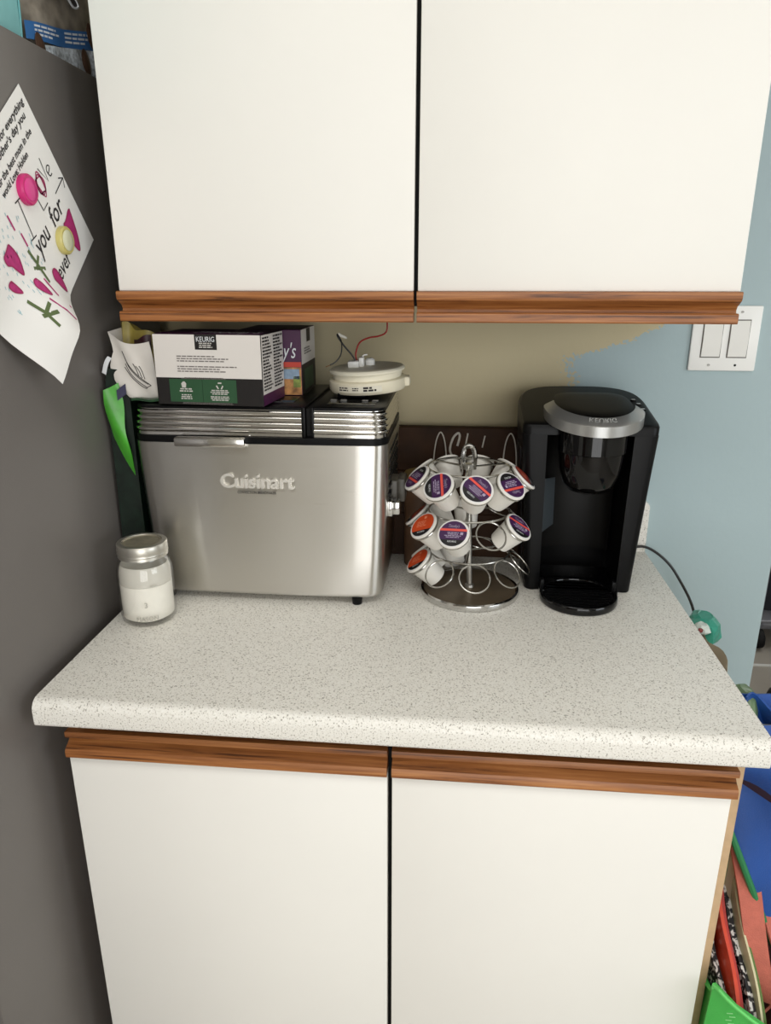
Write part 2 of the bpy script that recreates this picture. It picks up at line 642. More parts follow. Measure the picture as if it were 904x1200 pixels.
for x0, x1 in ((-0.0200, 0.4130), (0.4192, 0.8450)):
    d = part(t, 'door', box(x0, x1, -0.600, -0.581, 0.105, 0.8100, 0.0015), DOORM)
    part(d, 'pull_strip', prism_x(LO_PROF, x0, x1 + (0.0035 if x0 > 0.3 else 0)), OAK, label='oak moulding with a finger cove')

# ------------------------------------------------------------------ fridge
t = thing('refrigerator', 'dark grey refrigerator side panel beside the counter', 'refrigerator', (-0.43, -0.42, 0.0))
part(t, 'body', box(-0.80, -0.060, -0.763, -0.05, 0.03, 1.709, 0.004), FRIDGE)
part(t, 'top_door', box(-0.80, -0.062, -0.835, -0.772, 0.62, 1.715, 0.012), FRIDGE)
part(t, 'freezer_door', box(-0.80, -0.062, -0.835, -0.772, 0.06, 0.61, 0.012), FRIDGE)
part(t, 'gasket', box(-0.79, -0.07, -0.773, -0.762, 0.06, 1.70), MATTEB)
for x in (-0.74, -0.12):
    for y in (-0.70, -0.11):
        part(t, 'foot', lathe([(0.02, 0.0), (0.02, 0.02), (0.012, 0.022), (0.012, 0.031)], x, y, 14), MATTEB)

# paper on the fridge side
T0, DS, DT = Vector((-0.4264, 1.6507)), Vector((0.649, -0.761)), Vector((-0.761, -0.649))


def sm(a, b, x):
    x = max(0, min(1, (x - a) / (b - a)))
    return x * x * (3 - 2 * x)


def paper(s, tt, off=0.0):
    p = T0 + DS * s + DT * tt
    lift = 0.039 * sm(0.11, 0.20, tt) * sm(0.13, 0.235, s) + 0.004 * sm(0.22, 0.283, tt) + 0.0015
    return Vector((-0.060 + lift + off, p.x, p.y))


PAPER = mat('paper_white', (236, 234, 230), 0.7)
PINK = mat('marker_magenta', (176, 44, 112), 0.7, var=0.15, vscale=120)
PINKD = mat('marker_dark_magenta', (158, 32, 88), 0.7)
GREENM = mat('marker_green', (88, 104, 62), 0.7)
BLUEM = mat('marker_pale_blue', (160, 196, 204), 0.8)
t = thing('drawing_paper', 'white paper with handwritten note and hearts, stuck on refrigerator side', 'drawing', tuple(paper(0.11, 0.14)))
pg = part(t, 'sheet', sheet(lambda u, v: paper(u * 0.2269, v * 0.283), 16, 24, 0.0004), PAPER, ang=80)


def ink(vf):
    return mapv(vf, lambda v: paper(v[0], v[1], 0.0007))


def stroke(pts, wd):
    """a pen line on the paper, points in (s, t)"""
    P = [Vector((a, b, 0)) for a, b in pts]
    V, F = [], []
    for i, p in enumerate(P):
        d = (P[min(i + 1, len(P) - 1)] - P[max(i - 1, 0)]).normalized()
        nn = Vector((-d.y, d.x, 0)) * wd / 2
        V += [tuple(p - nn), tuple(p + nn)]
        if i:
            F.append((2 * i - 2, 2 * i - 1, 2 * i + 1, 2 * i))
    return V, F


def poly2(pts):
    P = spline([(a, b, 0) for a, b in pts], 5, True)
    return [tuple(p) for p in P], [tuple(range(len(P)))]


def note(body, s, t0, t1, size):
    """a line of writing from t0 down to t1 at height s"""
    v, f = text(body, size, width=abs(t0 - t1), res=2, shear=0.15, off=0.00025)
    return [(s - y, t0 - x, 0) for x, y, z in v], f


part(pg, 'handwriting', join(*[ink(note(*a)) for a in (
    ('y for you for everything', 0.0185, 0.150, 0.008, 0.012),
    ("Happy mother's day you", 0.0305, 0.165, 0.0186, 0.012),
    ('for the best mom in the', 0.0485, 0.140, 0.0227, 0.0115),
    ('world Love: Holden', 0.0605, 0.1395, 0.053, 0.011))]), INK, flat=True)
wd = 0.0016
big = [stroke([(0.078, 0.1178), (0.126, 0.1273)], wd), stroke([(0.1245, 0.1345), (0.1275, 0.119)], wd), stroke([(0.0765, 0.126), (0.079, 0.110)], wd),
       stroke([(0.0907, 0.0797), (0.1203, 0.0789), (0.1202, 0.0623)], wd),
       stroke([(0.0811, 0.048), (0.1056, 0.0382), (0.0756, 0.0336)], wd),
       stroke([tuple(p)[:2] for p in spline([(0.1, 0.031, 0), (0.096, 0.021, 0), (0.0915, 0.025, 0), (0.095, 0.031, 0), (0.104, 0.0285, 0), (0.1045, 0.022, 0)], 5)], wd),
       stroke([(0.1249, 0.0365), (0.1237, 0.003)], wd), stroke([(0.1173, 0.0138), (0.1237, 0.003), (0.1343, 0.0095)], wd)]
big += [note('you', 0.1500, 0.134, 0.091, 0.036), note('for', 0.1500, 0.074, 0.034, 0.036), note('ever', 0.2020, 0.1188, 0.0750, 0.032)]
for b in (big[:3], big[3:4], big[4:5], big[5:6], big[6:8], big[8:9], big[9:10], big[10:11]):
    part(pg, 'large_writing', join(*[ink(q) for q in b]), INK, flat=True)
H1 = [[(0.157, 0.0236), (0.161, 0.045), (0.1612, 0.0525), (0.170, 0.0535), (0.1802, 0.0572), (0.195, 0.053), (0.2089, 0.0463), (0.198, 0.037), (0.181, 0.0302)],
      [(0.0952, 0.1783), (0.0975, 0.189), (0.0993, 0.1984), (0.1085, 0.200), (0.1151, 0.1936), (0.126, 0.189), (0.1368, 0.183), (0.128, 0.177), (0.1164, 0.1738), (0.105, 0.175)],
      [(0.1767, 0.1233), (0.176, 0.131), (0.1819, 0.1369), (0.190, 0.1355), (0.203, 0.131), (0.2162, 0.1232), (0.206, 0.119), (0.1943, 0.1184), (0.183, 0.119)],
      [(0.124, 0.2101), (0.1235, 0.216), (0.1268, 0.2192), (0.137, 0.215), (0.1457, 0.2056), (0.135, 0.206)],
      [(0.153, 0.1707), (0.152, 0.177), (0.1572, 0.1808), (0.168, 0.178), (0.1793, 0.1706), (0.165, 0.168)]]
for h in H1:
    o = part(pg, 'heart', ink(poly2(h)), PINK, flat=True)
    part(pg, 'heart_outline', mapv(stroke([tuple(p)[:2] for p in spline([(a, b, 0) for a, b in h + h[:1]], 5)], 0.0018), lambda v: paper(v[0], v[1], 0.0011)), PINKD, flat=True)
for a in (
    [(0.1766, 0.1812), (0.2031, 0.1746), (0.2411 - 0.02, 0.1728)], [(0.1636, 0.1583), (0.1879, 0.1609), (0.2180, 0.1531)],
    [(0.0747, 0.1516), (0.0948, 0.1529)], [(0.1046, 0.1455), (0.1232, 0.1464)]):
    part(pg, 'flower_stem', ink(stroke(a, 0.003)), PINK, flat=True)
scr = [(0.0973 + 0.017 * (0.55 + 0.45 * ((k * 7) % 5) / 4) * math.cos(k * 0.95), 0.0576 + 0.0105 * (0.55 + 0.45 * ((k * 3) % 4) / 3) * math.sin(k * 0.95), 0) for k in range(24)]
part(pg, 'scribbled_heart', ink(stroke([tuple(p)[:2] for p in spline(scr, 5)], 0.0017)), PINKD, flat=True)
part(pg, 'leaf', join(*[ink(stroke(a, 0.0045)) for a in (
    [(0.126, 0.1505), (0.149, 0.149), (0.1743, 0.1535)], [(0.144, 0.1378), (0.1503, 0.155)], [(0.1459, 0.1603), (0.1625, 0.1404)])]), GREENM, flat=True)
part(pg, 'leaf', join(*[ink(stroke(a, 0.005)) for a in (
    [(0.1545, 0.2111), (0.1773, 0.2061), (0.1984, 0.2092)], [(0.1779, 0.1872), (0.1787, 0.2083)], [(0.177, 0.2137), (0.1907, 0.1899)])]), GREENM, flat=True)
rr = random.Random(3)
dots = []
for k in range(70):
    a, b = rr.uniform(0.055, 0.165), rr.uniform(0.13, 0.235)
    dots.append(ink(stroke([(a, b), (a + 0.004, b + 0.001)], 0.0012)))
part(pg, 'rain_dots', join(*dots), BLUEM, flat=True)


def magnet(name, label, s, tt, m1, m2):
    c = paper(s, tt, 0.0005)
    t = thing(name, label, 'magnet', tuple(c), 'round magnets holding the drawing')
    mt = frame(c, (0, 1, 0), (0, 0, 1))
    part(t, 'rim', xf(lathe([(0.0185, 0), (0.0188, 0.003), (0.0185, 0.006), (0.0165, 0.008), (0.0140, 0.0078)], n=28), mt), m1)
    part(t, 'cap', xf(lathe([(0.0138, 0.004), (0.0138, 0.0082), (0.012, 0.0095), (0.004, 0.010)], n=28), mt), m2)


magnet('fridge_magnet', 'round hot-pink magnet near top of the drawing paper', 0.0796, 0.0939, mat('magnet_pink', (196, 36, 110), 0.35), mat('magnet_pink_cap', (214, 60, 136), 0.3))
magnet('fridge_magnet', 'round pale yellow magnet beside the magenta heart on the drawing', 0.1718, 0.0723, mat('magnet_yellow', (196, 184, 112), 0.3), mat('magnet_clear', (206, 206, 176), 0.15))

# ------------------------------------------------------------------ bags on top of the fridge
FURM = mat('bag_fur_print', (152, 142, 128), 0.35, var=0.45, vscale=38)
BLUELAB = mat('bag_blue_label', (62, 112, 170), 0.35)
PRINTW = mat('print_white', (222, 224, 226), 0.5)
BROWNF = mat('bag_brown', (78, 58, 46), 0.35)


def pillow(cx, cy, z0, z1, hx, hy, seed=0, nu=20, nv=12, wr=0.006):
    """an upright stuffed bag: flat pinched top, full belly, wrinkled"""
    r = random.Random(seed)
    ph = [r.uniform(0, 6) for _ in range(6)]
    rings = []
    for j in range(nv + 1):
        v = j / nv
        kx = hx * (0.55 + 0.45 * math.sin(PI * min(1, v * 1.15)) ** 0.6 if v < 0.87 else max(0.06, 0.7 * (1 - v) / 0.13))
        ring = []
        for i in range(nu):
            a = 2 * PI * i / nu
            ca, sa = math.cos(a), math.sin(a)
            x = math.copysign(abs(ca) ** 0.6, ca) * kx
            y = math.copysign(abs(sa) ** 0.45, sa) * hy
            k = wr * (math.sin(3 * a + ph[0] + 5 * v) + math.sin(7 * v * 2 + ph[1] + 2 * a) + 0.6 * math.sin(5 * a - 9 * v + ph[2]))
            ring.append((cx + x + k * ca, cy + y + k * sa * 0.7, z0 + (z1 - z0) * v))
        rings.append(ring)
    return loft(rings)


t = thing('pet_treat_bag', 'crinkled grey fur-print bag with blue label standing on refrigerator top', 'bag', (-0.135, -0.262, 1.709))
b = part(t, 'pouch', pillow(-0.140, -0.240, 1.709, 1.96, 0.060, 0.118, 4, wr=0.003), FURM, ang=60)


def fridge_face(s0, z0, x=-0.0765):
    return frame((x, s0, z0), (0, 1, 0), (0.0, 0.0, 1))


def LBL(u, v, o=0.0):
    return (-0.0765 + 0.0012 * math.sin(9 * u) + o, -0.360 + 0.190 * u, 1.7165 + 0.034 * u + (0.0205 + 0.004 * u) * v + 0.0012 * math.sin(7 * u + 1))


lb = part(t, 'blue_label', sheet(LBL, 14, 4, 0.0012), BLUELAB, ang=60)
wv = []
for u0, u1, nn, sd in ((0.10, 0.46, 3, 5), (0.54, 0.98, 3, 6)):
    wv.append(mapv(words(1.0, 0.3, nn, sd, 0.5), lambda v, u0=u0, u1=u1: LBL(u0 + (u1 - u0) * v[0], 0.15 + 0.7 * v[1] / 0.3, 0.0012)))
    part(lb, 'label_print', wv[-1], PRINTW, flat=True)
part(t, 'foil_skirt', sheet(lambda u, v: (-0.0755 + 0.002 * math.sin(14 * u), -0.320 + 0.15 * u, 1.7105 + (0.010 + 0.031 * u) * v), 16, 3, 0.0012), mat('bag_foil', (190, 196, 200), 0.3, var=0.5, vscale=160), ang=60)
for y, z in ((-0.332, 1.714), (-0.205, 1.728), (-0.18, 1.768)):
    part(t, 'brown_patch', xf(lathe([(0.002, 0), (0.010, 0.001), (0.012, 0.003), (0.007, 0.005), (0.002, 0.0055)], n=16), frame((-0.0765, y, z), (0, 1, 0.4), (0, -0.4, 1)) @ Matrix.Diagonal((1, 1.5, 1, 1))), BROWNF)
ear = [(0.0, 0.0), (0.02, 0.012), (0.045, 0.010), (0.07, 0.0), (0.075, -0.008), (0.06, -0.012), (0.04, -0.003), (0.02, -0.008)]
V = [(-0.0765, -0.282 + a, 1.806 + b_) for a, b_ in ear]
part(t, 'fur_outline', tube(spline(V, 4, True), 0.0016, 5, True), PRINTW)
part(t, 'dark_fur_print', ([tuple(p) for p in spline(V, 4, True)], [tuple(range(len(V) * 4))]), mat('fur_dark', (52, 46, 44), 0.5), flat=True)
t = thing('teal_pouch', 'pale teal plastic pouch at the front edge of refrigerator top', 'bag', (-0.145, -0.52, 1.709))
part(t, 'pouch', loft([[(x, y + 0.003 * math.sin(20 * z), z) for x, y in ((-0.20, -0.63), (-0.078 + k, -0.63), (-0.074 + k, -0.45), (-0.077 + k, -0.372), (-0.10, -0.366), (-0.20, -0.366))] for z, k in ((1.709, -0.004), (1.72, 0.0), (1.80, 0.003), (1.88, -0.01), (1.95, -0.05))]), mat('teal_film', (134, 190, 190), 0.3, var=0.12, vscale=14), ang=60)
part(t, 'side_seam', tube(spline([(-0.0785, -0.369, 1.712), (-0.0755, -0.370, 1.76), (-0.076, -0.370, 1.82), (-0.09, -0.37, 1.88), (-0.12, -0.37, 1.94)], 6), 0.0018, 6), mat('teal_seam', (92, 156, 158), 0.35))

# ------------------------------------------------------------------ light switch plate
t = thing('light_switch', 'white double rocker light switch plate on the pale blue wall', 'light switch', (0.9655, 0.0, 1.32))
sx0, sx1, sz0, sz1 = 0.9068, 1.0243, 1.2628, 1.3773
part(t, 'plate', box(sx0, sx1, -0.0065, -0.0003, sz0, sz1, 0.003, 2), WHITE)
GAP = mat('switch_shadow_gap', (96, 92, 86), 0.6)
for cx in (0.9425, 0.9885):
    g = part(t, 'opening', box(cx - 0.0175, cx + 0.0175, -0.0072, -0.0060, 1.2865, 1.3535), GAP)
    part(g, 'rocker', join(prism_x([(-0.0065, 1.2880), (-0.0085, 1.2885), (-0.0105, 1.32), (-0.0085, 1.3515), (-0.0065, 1.3520)], cx - 0.0160, cx + 0.0160)), mat('rocker_white', (230, 228, 222), 0.3))
for cx in (0.9425, 0.9885):
    for cz in (1.2735, 1.3665):
        if cx > 0.96 and cz < 1.3:
            part(t, 'screw_hole', xf(lathe([(0.0022, 0.0001), (0.0022, 0.0004)], n=12), frame((cx, -0.0066, cz), (1, 0, 0), (0, 0, 1))), MATTEB)
        else:
            s = part(t, 'screw', xf(lathe([(0.0028, 0.0), (0.0026, 0.0008), (0.001, 0.0012)], n=12), frame((cx, -0.0064, cz), (1, 0, 0), (0, 0, 1))), mat('screw_white', (206, 204, 198), 0.3))
            part(s, 'slot', box(cx - 0.0022, cx + 0.0022, -0.0080, -0.0074, cz - 0.0004, cz + 0.0004), GAP)

# ------------------------------------------------------------------ bread maker
XA, XB, YF, YB = -0.012, 0.388, -0.327, -0.075
t = thing('bread_maker', 'stainless steel bread maker with ribbed lid and raised lettering on counter', 'bread maker', (0.188, -0.2, H))


def rrect(x0, x1, y0, y1, r, z, k=5, bulge=0.0, nf=12, inset=0.0):
    x0, x1, y0, y1 = x0 + inset, x1 - inset, y0 + inset, y1 - inset
    pts = []
    for cx, cy, a0 in ((x1 - r, y0 + r, -PI / 2), (x1 - r, y1 - r, 0), (x0 + r, y1 - r, PI / 2), (x0 + r, y0 + r, PI)):
        for i in range(k + 1):
            a = a0 + PI / 2 * i / k
            pts.append((cx + r * math.cos(a), cy + r * math.sin(a)))
    for i in range(1, nf):
        u = i / nf
        pts.append((x0 + r + (x1 - x0 - 2 * r) * u, y0))
    xc, hw = (x0 + x1) / 2, (x1 - x0) / 2
    out = []
    for x, y in pts:
        if y < (y0 + y1) / 2:
            y -= bulge * max(0, 1 - ((x - xc) / hw) ** 2)
        out.append((x, y, z))
    return out


rings = []
for z, ins in ((0.927, 0.016), (0.929, 0.0125), (0.935, 0.0105), (1.0, 0.007), (1.08, 0.0035), (1.15, 0.001), (1.183, 0.0)):
    rings.append(rrect(XA, XB, YF, YB, 0.026, z, 6, 0.004, 14, ins))
body = part(t, 'body', loft(rings), STEEL, ang=50)
part(t, 'trim_band', loft([rrect(XA, XB, YF, YB, 0.026, 1.1832, 6, 0.004, 14, 0.001), rrect(XA, XB, YF, YB, 0.026, 1.1935, 6, 0.004, 14, 0.0005)]), BLACK)
RIB = [(1.1937, 0.002), (1.1985, 0.002)]
for k in range(4):
    zc_ = 1.2031 + 0.0088 * k
    for a in range(-75, 76, 25):
        RIB.append((zc_ + 0.0041 * math.sin(math.radians(a)), 0.0045 + 0.0008 * k - 0.0040 * math.cos(math.radians(a))))
RIB += [(1.2345, 0.006)]


def lidring(x0, x1, z, ins, ri):
    """rounded only at the outer end"""
    pts = []
    r = 0.026
    if ri:
        cs = [(x1 - ins - r, YF + ins + r, -PI / 2), (x1 - ins - r, YB - ins - r, 0)]
        for cx, cy, a0 in cs:
            for i in range(7):
                a = a0 + PI / 2 * i / 6
                pts.append((cx + r * math.cos(a), cy + r * math.sin(a), z))
        pts += [(x0, YB - ins, z), (x0, YF + ins, z)]
    else:
        pts += [(x1, YF + ins, z), (x1, YB - ins, z)]
        for cx, cy, a0 in ((x0 + ins + r, YB - ins - r, PI / 2), (x0 + ins + r, YF + ins + r, PI)):
            for i in range(7):
                a = a0 + PI / 2 * i / 6
                pts.append((cx + r * math.cos(a), cy + r * math.sin(a), z))
    return pts


lid = part(t, 'lid', loft([lidring(XA, 0.2620, z, i, False) for z, i in RIB]), STEEL2, ang=45)
pan = part(t, 'control_panel_housing', loft([lidring(0.2725, XB, z, i, True) for z, i in RIB]), STEEL2, ang=45)
part(lid, 'lid_top', loft([lidring(XA, 0.2622, z, i, False) for z, i in ((1.2346, 0.004), (1.2385, 0.005), (1.240, 0.009))]), BLACK)
part(lid, 'lid_window', box(0.012, 0.238, -0.285, -0.115, 1.2395, 1.2412, 0.0006), GLOSSB)
part(lid, 'edge_strip', box(0.2572, 0.2632, YF + 0.0005, YB - 0.002, 1.1937, 1.2395, 0.001), BLACK)
part(lid, 'lid_handle', box(0.062, 0.172, YF - 0.0165, YF + 0.006, 1.1795, 1.1935, 0.0028), STEEL2)
part(pan, 'panel_top', loft([lidring(0.2720, XB, z, i, True) for z, i in ((1.2346, 0.004), (1.2385, 0.005), (1.240, 0.009))]), BLACK)
part(pan, 'display_window', box(0.292, 0.366, -0.302, -0.272, 1.2395, 1.2410, 0.0005), GLOSSB)
part(pan, 'edge_strip', box(0.2712, 0.2762, YF + 0.0005, YB - 0.002, 1.1937, 1.2395, 0.001), BLACK)
for k, x in enumerate((0.296, 0.312, 0.346, 0.362)):
    part(pan, 'button', box(x - 0.005, x + 0.005, -0.262, -0.254, 1.2397, 1.2415, 0.0007), mat('button_grey', (120, 118, 114), 0.3))
part(t, 'hinge_gap', box(0.2632, 0.2712, YF + 0.012, YB - 0.01, 1.1937, 1.236), MATTEB)
for x, y in ((0.0180, -0.305), (0.336, -0.308), (0.0335, -0.095), (0.352, -0.095)):
    part(t, 'foot', lathe([(0.0075, H), (0.0080, H + 0.001), (0.0092, 0.9275)], x, y, 16), BLACK)
lw = xf(text('Cuisinart', 0.0315, 0.0026, 'CENTER', width=0.116, off=0.0005), frame((0.1855, YF - 0.0035, 1.1140), (1, 0, 0), (0, 0, 1)))
part(body, 'raised_lettering', lw, mat('letter_steel', (226, 222, 214), 0.42, 0.75))
part(body, 'small_lettering', xf(text('CONVECTION BREADMAKER', 0.006, 0.0003, 'CENTER', width=0.061), frame((0.184, YF - 0.0045, 1.1045), (1, 0, 0), (0, 0, 1))), MATTEB)
for k in range(6):
    z = 1.165 - 0.014 * k
    part(body, 'vent_slot', box(XB - 0.0035, XB + 0.0006, -0.285, -0.14, z - 0.0028, z + 0.0028), MATTEB)
hd = part(t, 'side_handle', join(box(0.383, 0.398, -0.262, -0.215, 1.074, 1.112, 0.003), box(0.396, 0.410, -0.250, -0.205, 1.072, 1.112, 0.004)), mat('handle_grey', (72, 69, 62), 0.45))
part(hd, 'chrome_knob', join(box(0.383, 0.393, -0.292, -0.268, 1.060, 1.086, 0.003), box(0.390, 0.404, -0.288, -0.262, 1.062, 1.084, 0.003)), CHROME)

# ------------------------------------------------------------------ mason jar
JX, JY = 0.0175, -0.392
t = thing('mason_jar', 'glass mason jar half full of white powder with screw lid', 'jar', (JX, JY, H))
outer = [(0.030, H + 0.0005), (0.036, H + 0.0015), (0.0402, H + 0.006), (0.0418, H + 0.014), (0.0422, H + 0.03), (0.0422, H + 0.075), (0.0415, H + 0.088),
         (0.038, H + 0.099), (0.0345, H + 0.104), (0.0338, H + 0.108), (0.0338, H + 0.124)]
inner = [(r - 0.0028, z) for r, z in reversed(outer[2:])] + [(0.028, H + 0.006)]
part(t, 'glass', lathe(outer + inner, JX, JY, 40, True, True), GLASS, ang=50)
SUG = mat('white_powder', (240, 236, 226), 0.9, var=0.03, vscale=60, bump=0.2, bscale=300)
part(t, 'powder', lathe([(0.030, H + 0.0066), (0.0385, H + 0.012), (0.0389, H + 0.030), (0.0389, H + 0.066), (0.030, H + 0.0675), (0.004, H + 0.069)], JX, JY, 40), SUG, ang=60)
part(t, 'powder_film', lathe([(0.0388, H + 0.0665), (0.0388, H + 0.078), (0.0380, H + 0.087), (0.0350, H + 0.0960)], JX, JY, 40, False, False), mat('film', (232, 228, 218), 0.9, Alpha=0.72), ang=60)
ZN = mat('zinc_lid', (200, 196, 186), 0.36, 0.9, var=0.1, vscale=40)
ring = [(0.0352, H + 0.107), (0.0372, H + 0.108), (0.0368, H + 0.112), (0.0380, H + 0.1135), (0.0372, H + 0.117), (0.0380, H + 0.119), (0.0372, H + 0.1225), (0.0376, H + 0.1275),
        (0.0362, H + 0.1295), (0.0300, H + 0.1298), (0.0298, H + 0.1280)]
part(t, 'screw_band', lathe(ring, JX, JY, 40, True, True), ZN, ang=40)
lid = part(t, 'lid_disc', lathe([(0.0300, H + 0.1276), (0.0270, H + 0.1288), (0.0260, H + 0.1280), (0.002, H + 0.1281)], JX, JY, 36, False, True), mat('lid_tin', (164, 156, 136), 0.42, 0.6, var=0.2, vscale=70))
EMB = thin_glass('embossed_glass', (0.80, 0.80, 0.78), 0.1)


def jarmap(v, z0, a0=0.0):
    a = -PI / 2 + a0 + v[0] / 0.0424
    return (JX + (0.0424 + v[2]) * math.cos(a), JY + (0.0424 + v[2]) * math.sin(a), z0 + v[1])


for vf in (mapv(text('MASON', 0.010, 0.0004, 'CENTER', width=0.032), lambda v: jarmap(v, H + 0.014, 0.35)),
           mapv(text('3', 0.012, 0.0004, 'CENTER'), lambda v: jarmap(v, H + 0.036, 0.35)),
           mapv(words(0.012, 0.004, 1, 4, last=1.0), lambda v: jarmap(v, H + 0.067, 0.55))):
    part(t, 'embossed_mark', vf, mat('embossed_line', (176, 172, 162), 0.4), flat=True)

# ------------------------------------------------------------------ coffee boxes on the bread maker
CARDW = mat('card_white', (214, 208, 202), 0.5)
CARDB = mat('card_black', (30, 27, 26), 0.5, Specular_IOR_Level=0.3)
CARDP = mat('card_purple', (70, 24, 64), 0.45)
CARDG = mat('card_green', (34, 74, 44), 0.5)
PGREY = mat('print_grey', (110, 104, 100), 0.7)
PALE = mat('print_pale', (190, 186, 180), 0.7)
REDP = mat('print_red', (196, 62, 46), 0.5)


def boxface(o, xd, zd=(0, 0, 1)):
    return frame(o, xd, zd)


def rect(w_, h_, x=0, y=0, z=0.0):
    return [(x, y, z), (x + w_, y, z), (x + w_, y + h_, z), (x, y + h_, z)], [(0, 1, 2, 3)]


# box 1, long face to the front
TOPZ = 1.2416
W1, D1, H1_ = 0.167, 0.105, 0.104
t = thing('coffee_pod_box', 'large white and black coffee pod carton with green panel on bread maker', 'carton', (0.118, -0.26, TOPZ))
A = math.radians(-4.0)
xd, yd = Vector((math.cos(A), math.sin(A), 0)), Vector((-math.sin(A), math.cos(A), 0))
O1 = Vector((0.0375, -0.3260, TOPZ))


def B1(a, b, c):
    return tuple(O1 + xd * a + yd * b + Vector((0, 0, c)))


def hexa(f, a0, a1, b0, b1, c0, c1):
    return mapv(box(a0, a1, b0, b1, c0, c1, 0.0008, 1), lambda v: f(*v))


car = part(t, 'carton', hexa(B1, 0, W1, 0, D1, 0, H1_), CARDB)
fr = boxface(Vector(B1(0, -0.0004, 0)), xd)
part(car, 'front_white_panel', xf(rect(W1 - 0.001, 0.063, 0.0005, 0.0405), fr), CARDW, flat=True)
fr2 = boxface(Vector(B1(0, -0.0008, 0)), xd)
gp = part(car, 'green_panel', xf(join(rect(0.052, 0.034, 0.021, 0.0045), rect(0.053, 0.034, 0.0735, 0.0045)), fr2), CARDG, flat=True)
fr3 = boxface(Vector(B1(0, -0.0012, 0)), xd)
can = [(0.0, 0.0), (0.006, 0.0), (0.007, 0.006), (0.0045, 0.009), (0.002, 0.009), (-0.001, 0.006)]
icon = ([(a + 0.041, b_ + 0.026, 0) for a, b_ in can], [tuple(range(6))])
tri = []
for k in range(3):
    a = 2 * PI * k / 3 + PI / 2
    c0 = Vector((0.1005 + 0.0042 * math.cos(a), 0.0295 + 0.0042 * math.sin(a), 0))
    d_ = Vector((-math.sin(a), math.cos(a), 0)) * 0.003
    n_ = Vector((math.cos(a), math.sin(a), 0)) * 0.001
    tri.append(([tuple(c0 - d_ - n_), tuple(c0 + d_ - n_), tuple(c0 + d_ * 0.8 + n_), tuple(c0 - d_ + n_)], [(0, 1, 2, 3)]))


def wat(w_, h_, n_, x, y, seed, align='LEFT', fill=0.55):
    v, f = words(w_, h_, n_, seed, fill, 0.8, align)
    return [(a + x, b_ + y, 0) for a, b_, c in v], f


part(gp, 'cup_icon', xf(icon, fr3), PALE, flat=True)
for q in tri:
    part(gp, 'recycling_arrow', xf(q, fr3), PALE, flat=True)
part(gp, 'panel_print', xf(join(wat(0.026, 0.0065, 2, 0.034, 0.0185, 3, 'CENTER'), wat(0.022, 0.0085, 3, 0.036, 0.0075, 4, 'CENTER')), fr3), PALE, flat=True)
part(gp, 'panel_print', xf(join(wat(0.030, 0.008, 3, 0.085, 0.0155, 5, 'CENTER'), wat(0.032, 0.0075, 3, 0.084, 0.0065, 6, 'CENTER')), fr3), PALE, flat=True)
part(car, 'black_panel_print', xf(join(wat(0.088, 0.0032, 2, 0.032, 0.0386 - 0.0005, 8, 'CENTER', 0.5), wat(0.10, 0.0032, 2, 0.03, 0.0008, 9, 'CENTER', 0.5)), fr2), PGREY, flat=True)
tg = part(car, 'logo_tag', xf(rect(0.034, 0.0215, 0.066, 0.0820), fr2), CARDB, flat=True)
part(tg, 'logo_lettering', xf(text('KEURIG', 0.0105, 0, 'CENTER', width=0.028), Matrix(fr3) @ Matrix.Translation((0.083, 0.0935, 0))), PRINTW, flat=True)
part(tg, 'tag_print', xf(wat(0.026, 0.0085, 3, 0.070, 0.0835, 12, 'CENTER'), fr3), PALE, flat=True)
part(car, 'front_print', xf(join(wat(0.092, 0.0105, 3, 0.036, 0.0625, 14, 'LEFT', 0.45), wat(0.094, 0.0105, 3, 0.036, 0.0475, 15, 'LEFT', 0.45)), fr2), PGREY, flat=True)
tf = frame(Vector(B1(0, 0, H1_ + 0.0004)), xd, yd)
top = part(car, 'purple_top', xf(rect(W1 - 0.002, D1 - 0.002, 0.001, 0.001), tf), CARDP, flat=True)
tf2 = frame(Vector(B1(0, 0, H1_ + 0.0008)), xd, yd)
part(top, 'script_lettering', xf(text("Timothy's", 0.05, 0, 'LEFT', 0.35, width=0.105), tf2 @ Matrix.Translation((0.055, 0.018, 0))), PRINTW, flat=True)
sf = frame(Vector(B1(W1 + 0.0004, 0, 0)), yd, (0, 0, 1))
sp = part(car, 'side_white_panel', xf(rect(D1 - 0.002, 0.086, 0.001, 0.017), sf), CARDW, flat=True)
part(car, 'side_purple_strip', xf(rect(D1 - 0.002, 0.0165, 0.001, 0.0005), sf), CARDP, flat=True)
sf2 = frame(Vector(B1(W1 + 0.0008, 0, 0)), yd, (0, 0, 1))
part(sp, 'nutrition_print', xf(join(wat(0.043, 0.080, 17, 0.005, 0.020, 21), wat(0.046, 0.080, 17, 0.055, 0.020, 22)), sf2), INK, flat=True)

# box 2, narrow purple end to the front, turned
t = thing('coffee_pod_box', 'smaller purple coffee pod carton with red stripe behind white carton', 'carton', (0.25, -0.24, TOPZ))
A2 = math.radians(0.5)
x2, y2 = Vector((math.cos(A2), math.sin(A2), 0)), Vector((-math.sin(A2), math.cos(A2), 0))
O2 = Vector((0.1390, -0.2255, TOPZ))
W2, D2, H2 = 0.1000, 0.120, 0.104


def B2(a, b, c):
    return tuple(O2 + x2 * a + y2 * b + Vector((0, 0, c)))


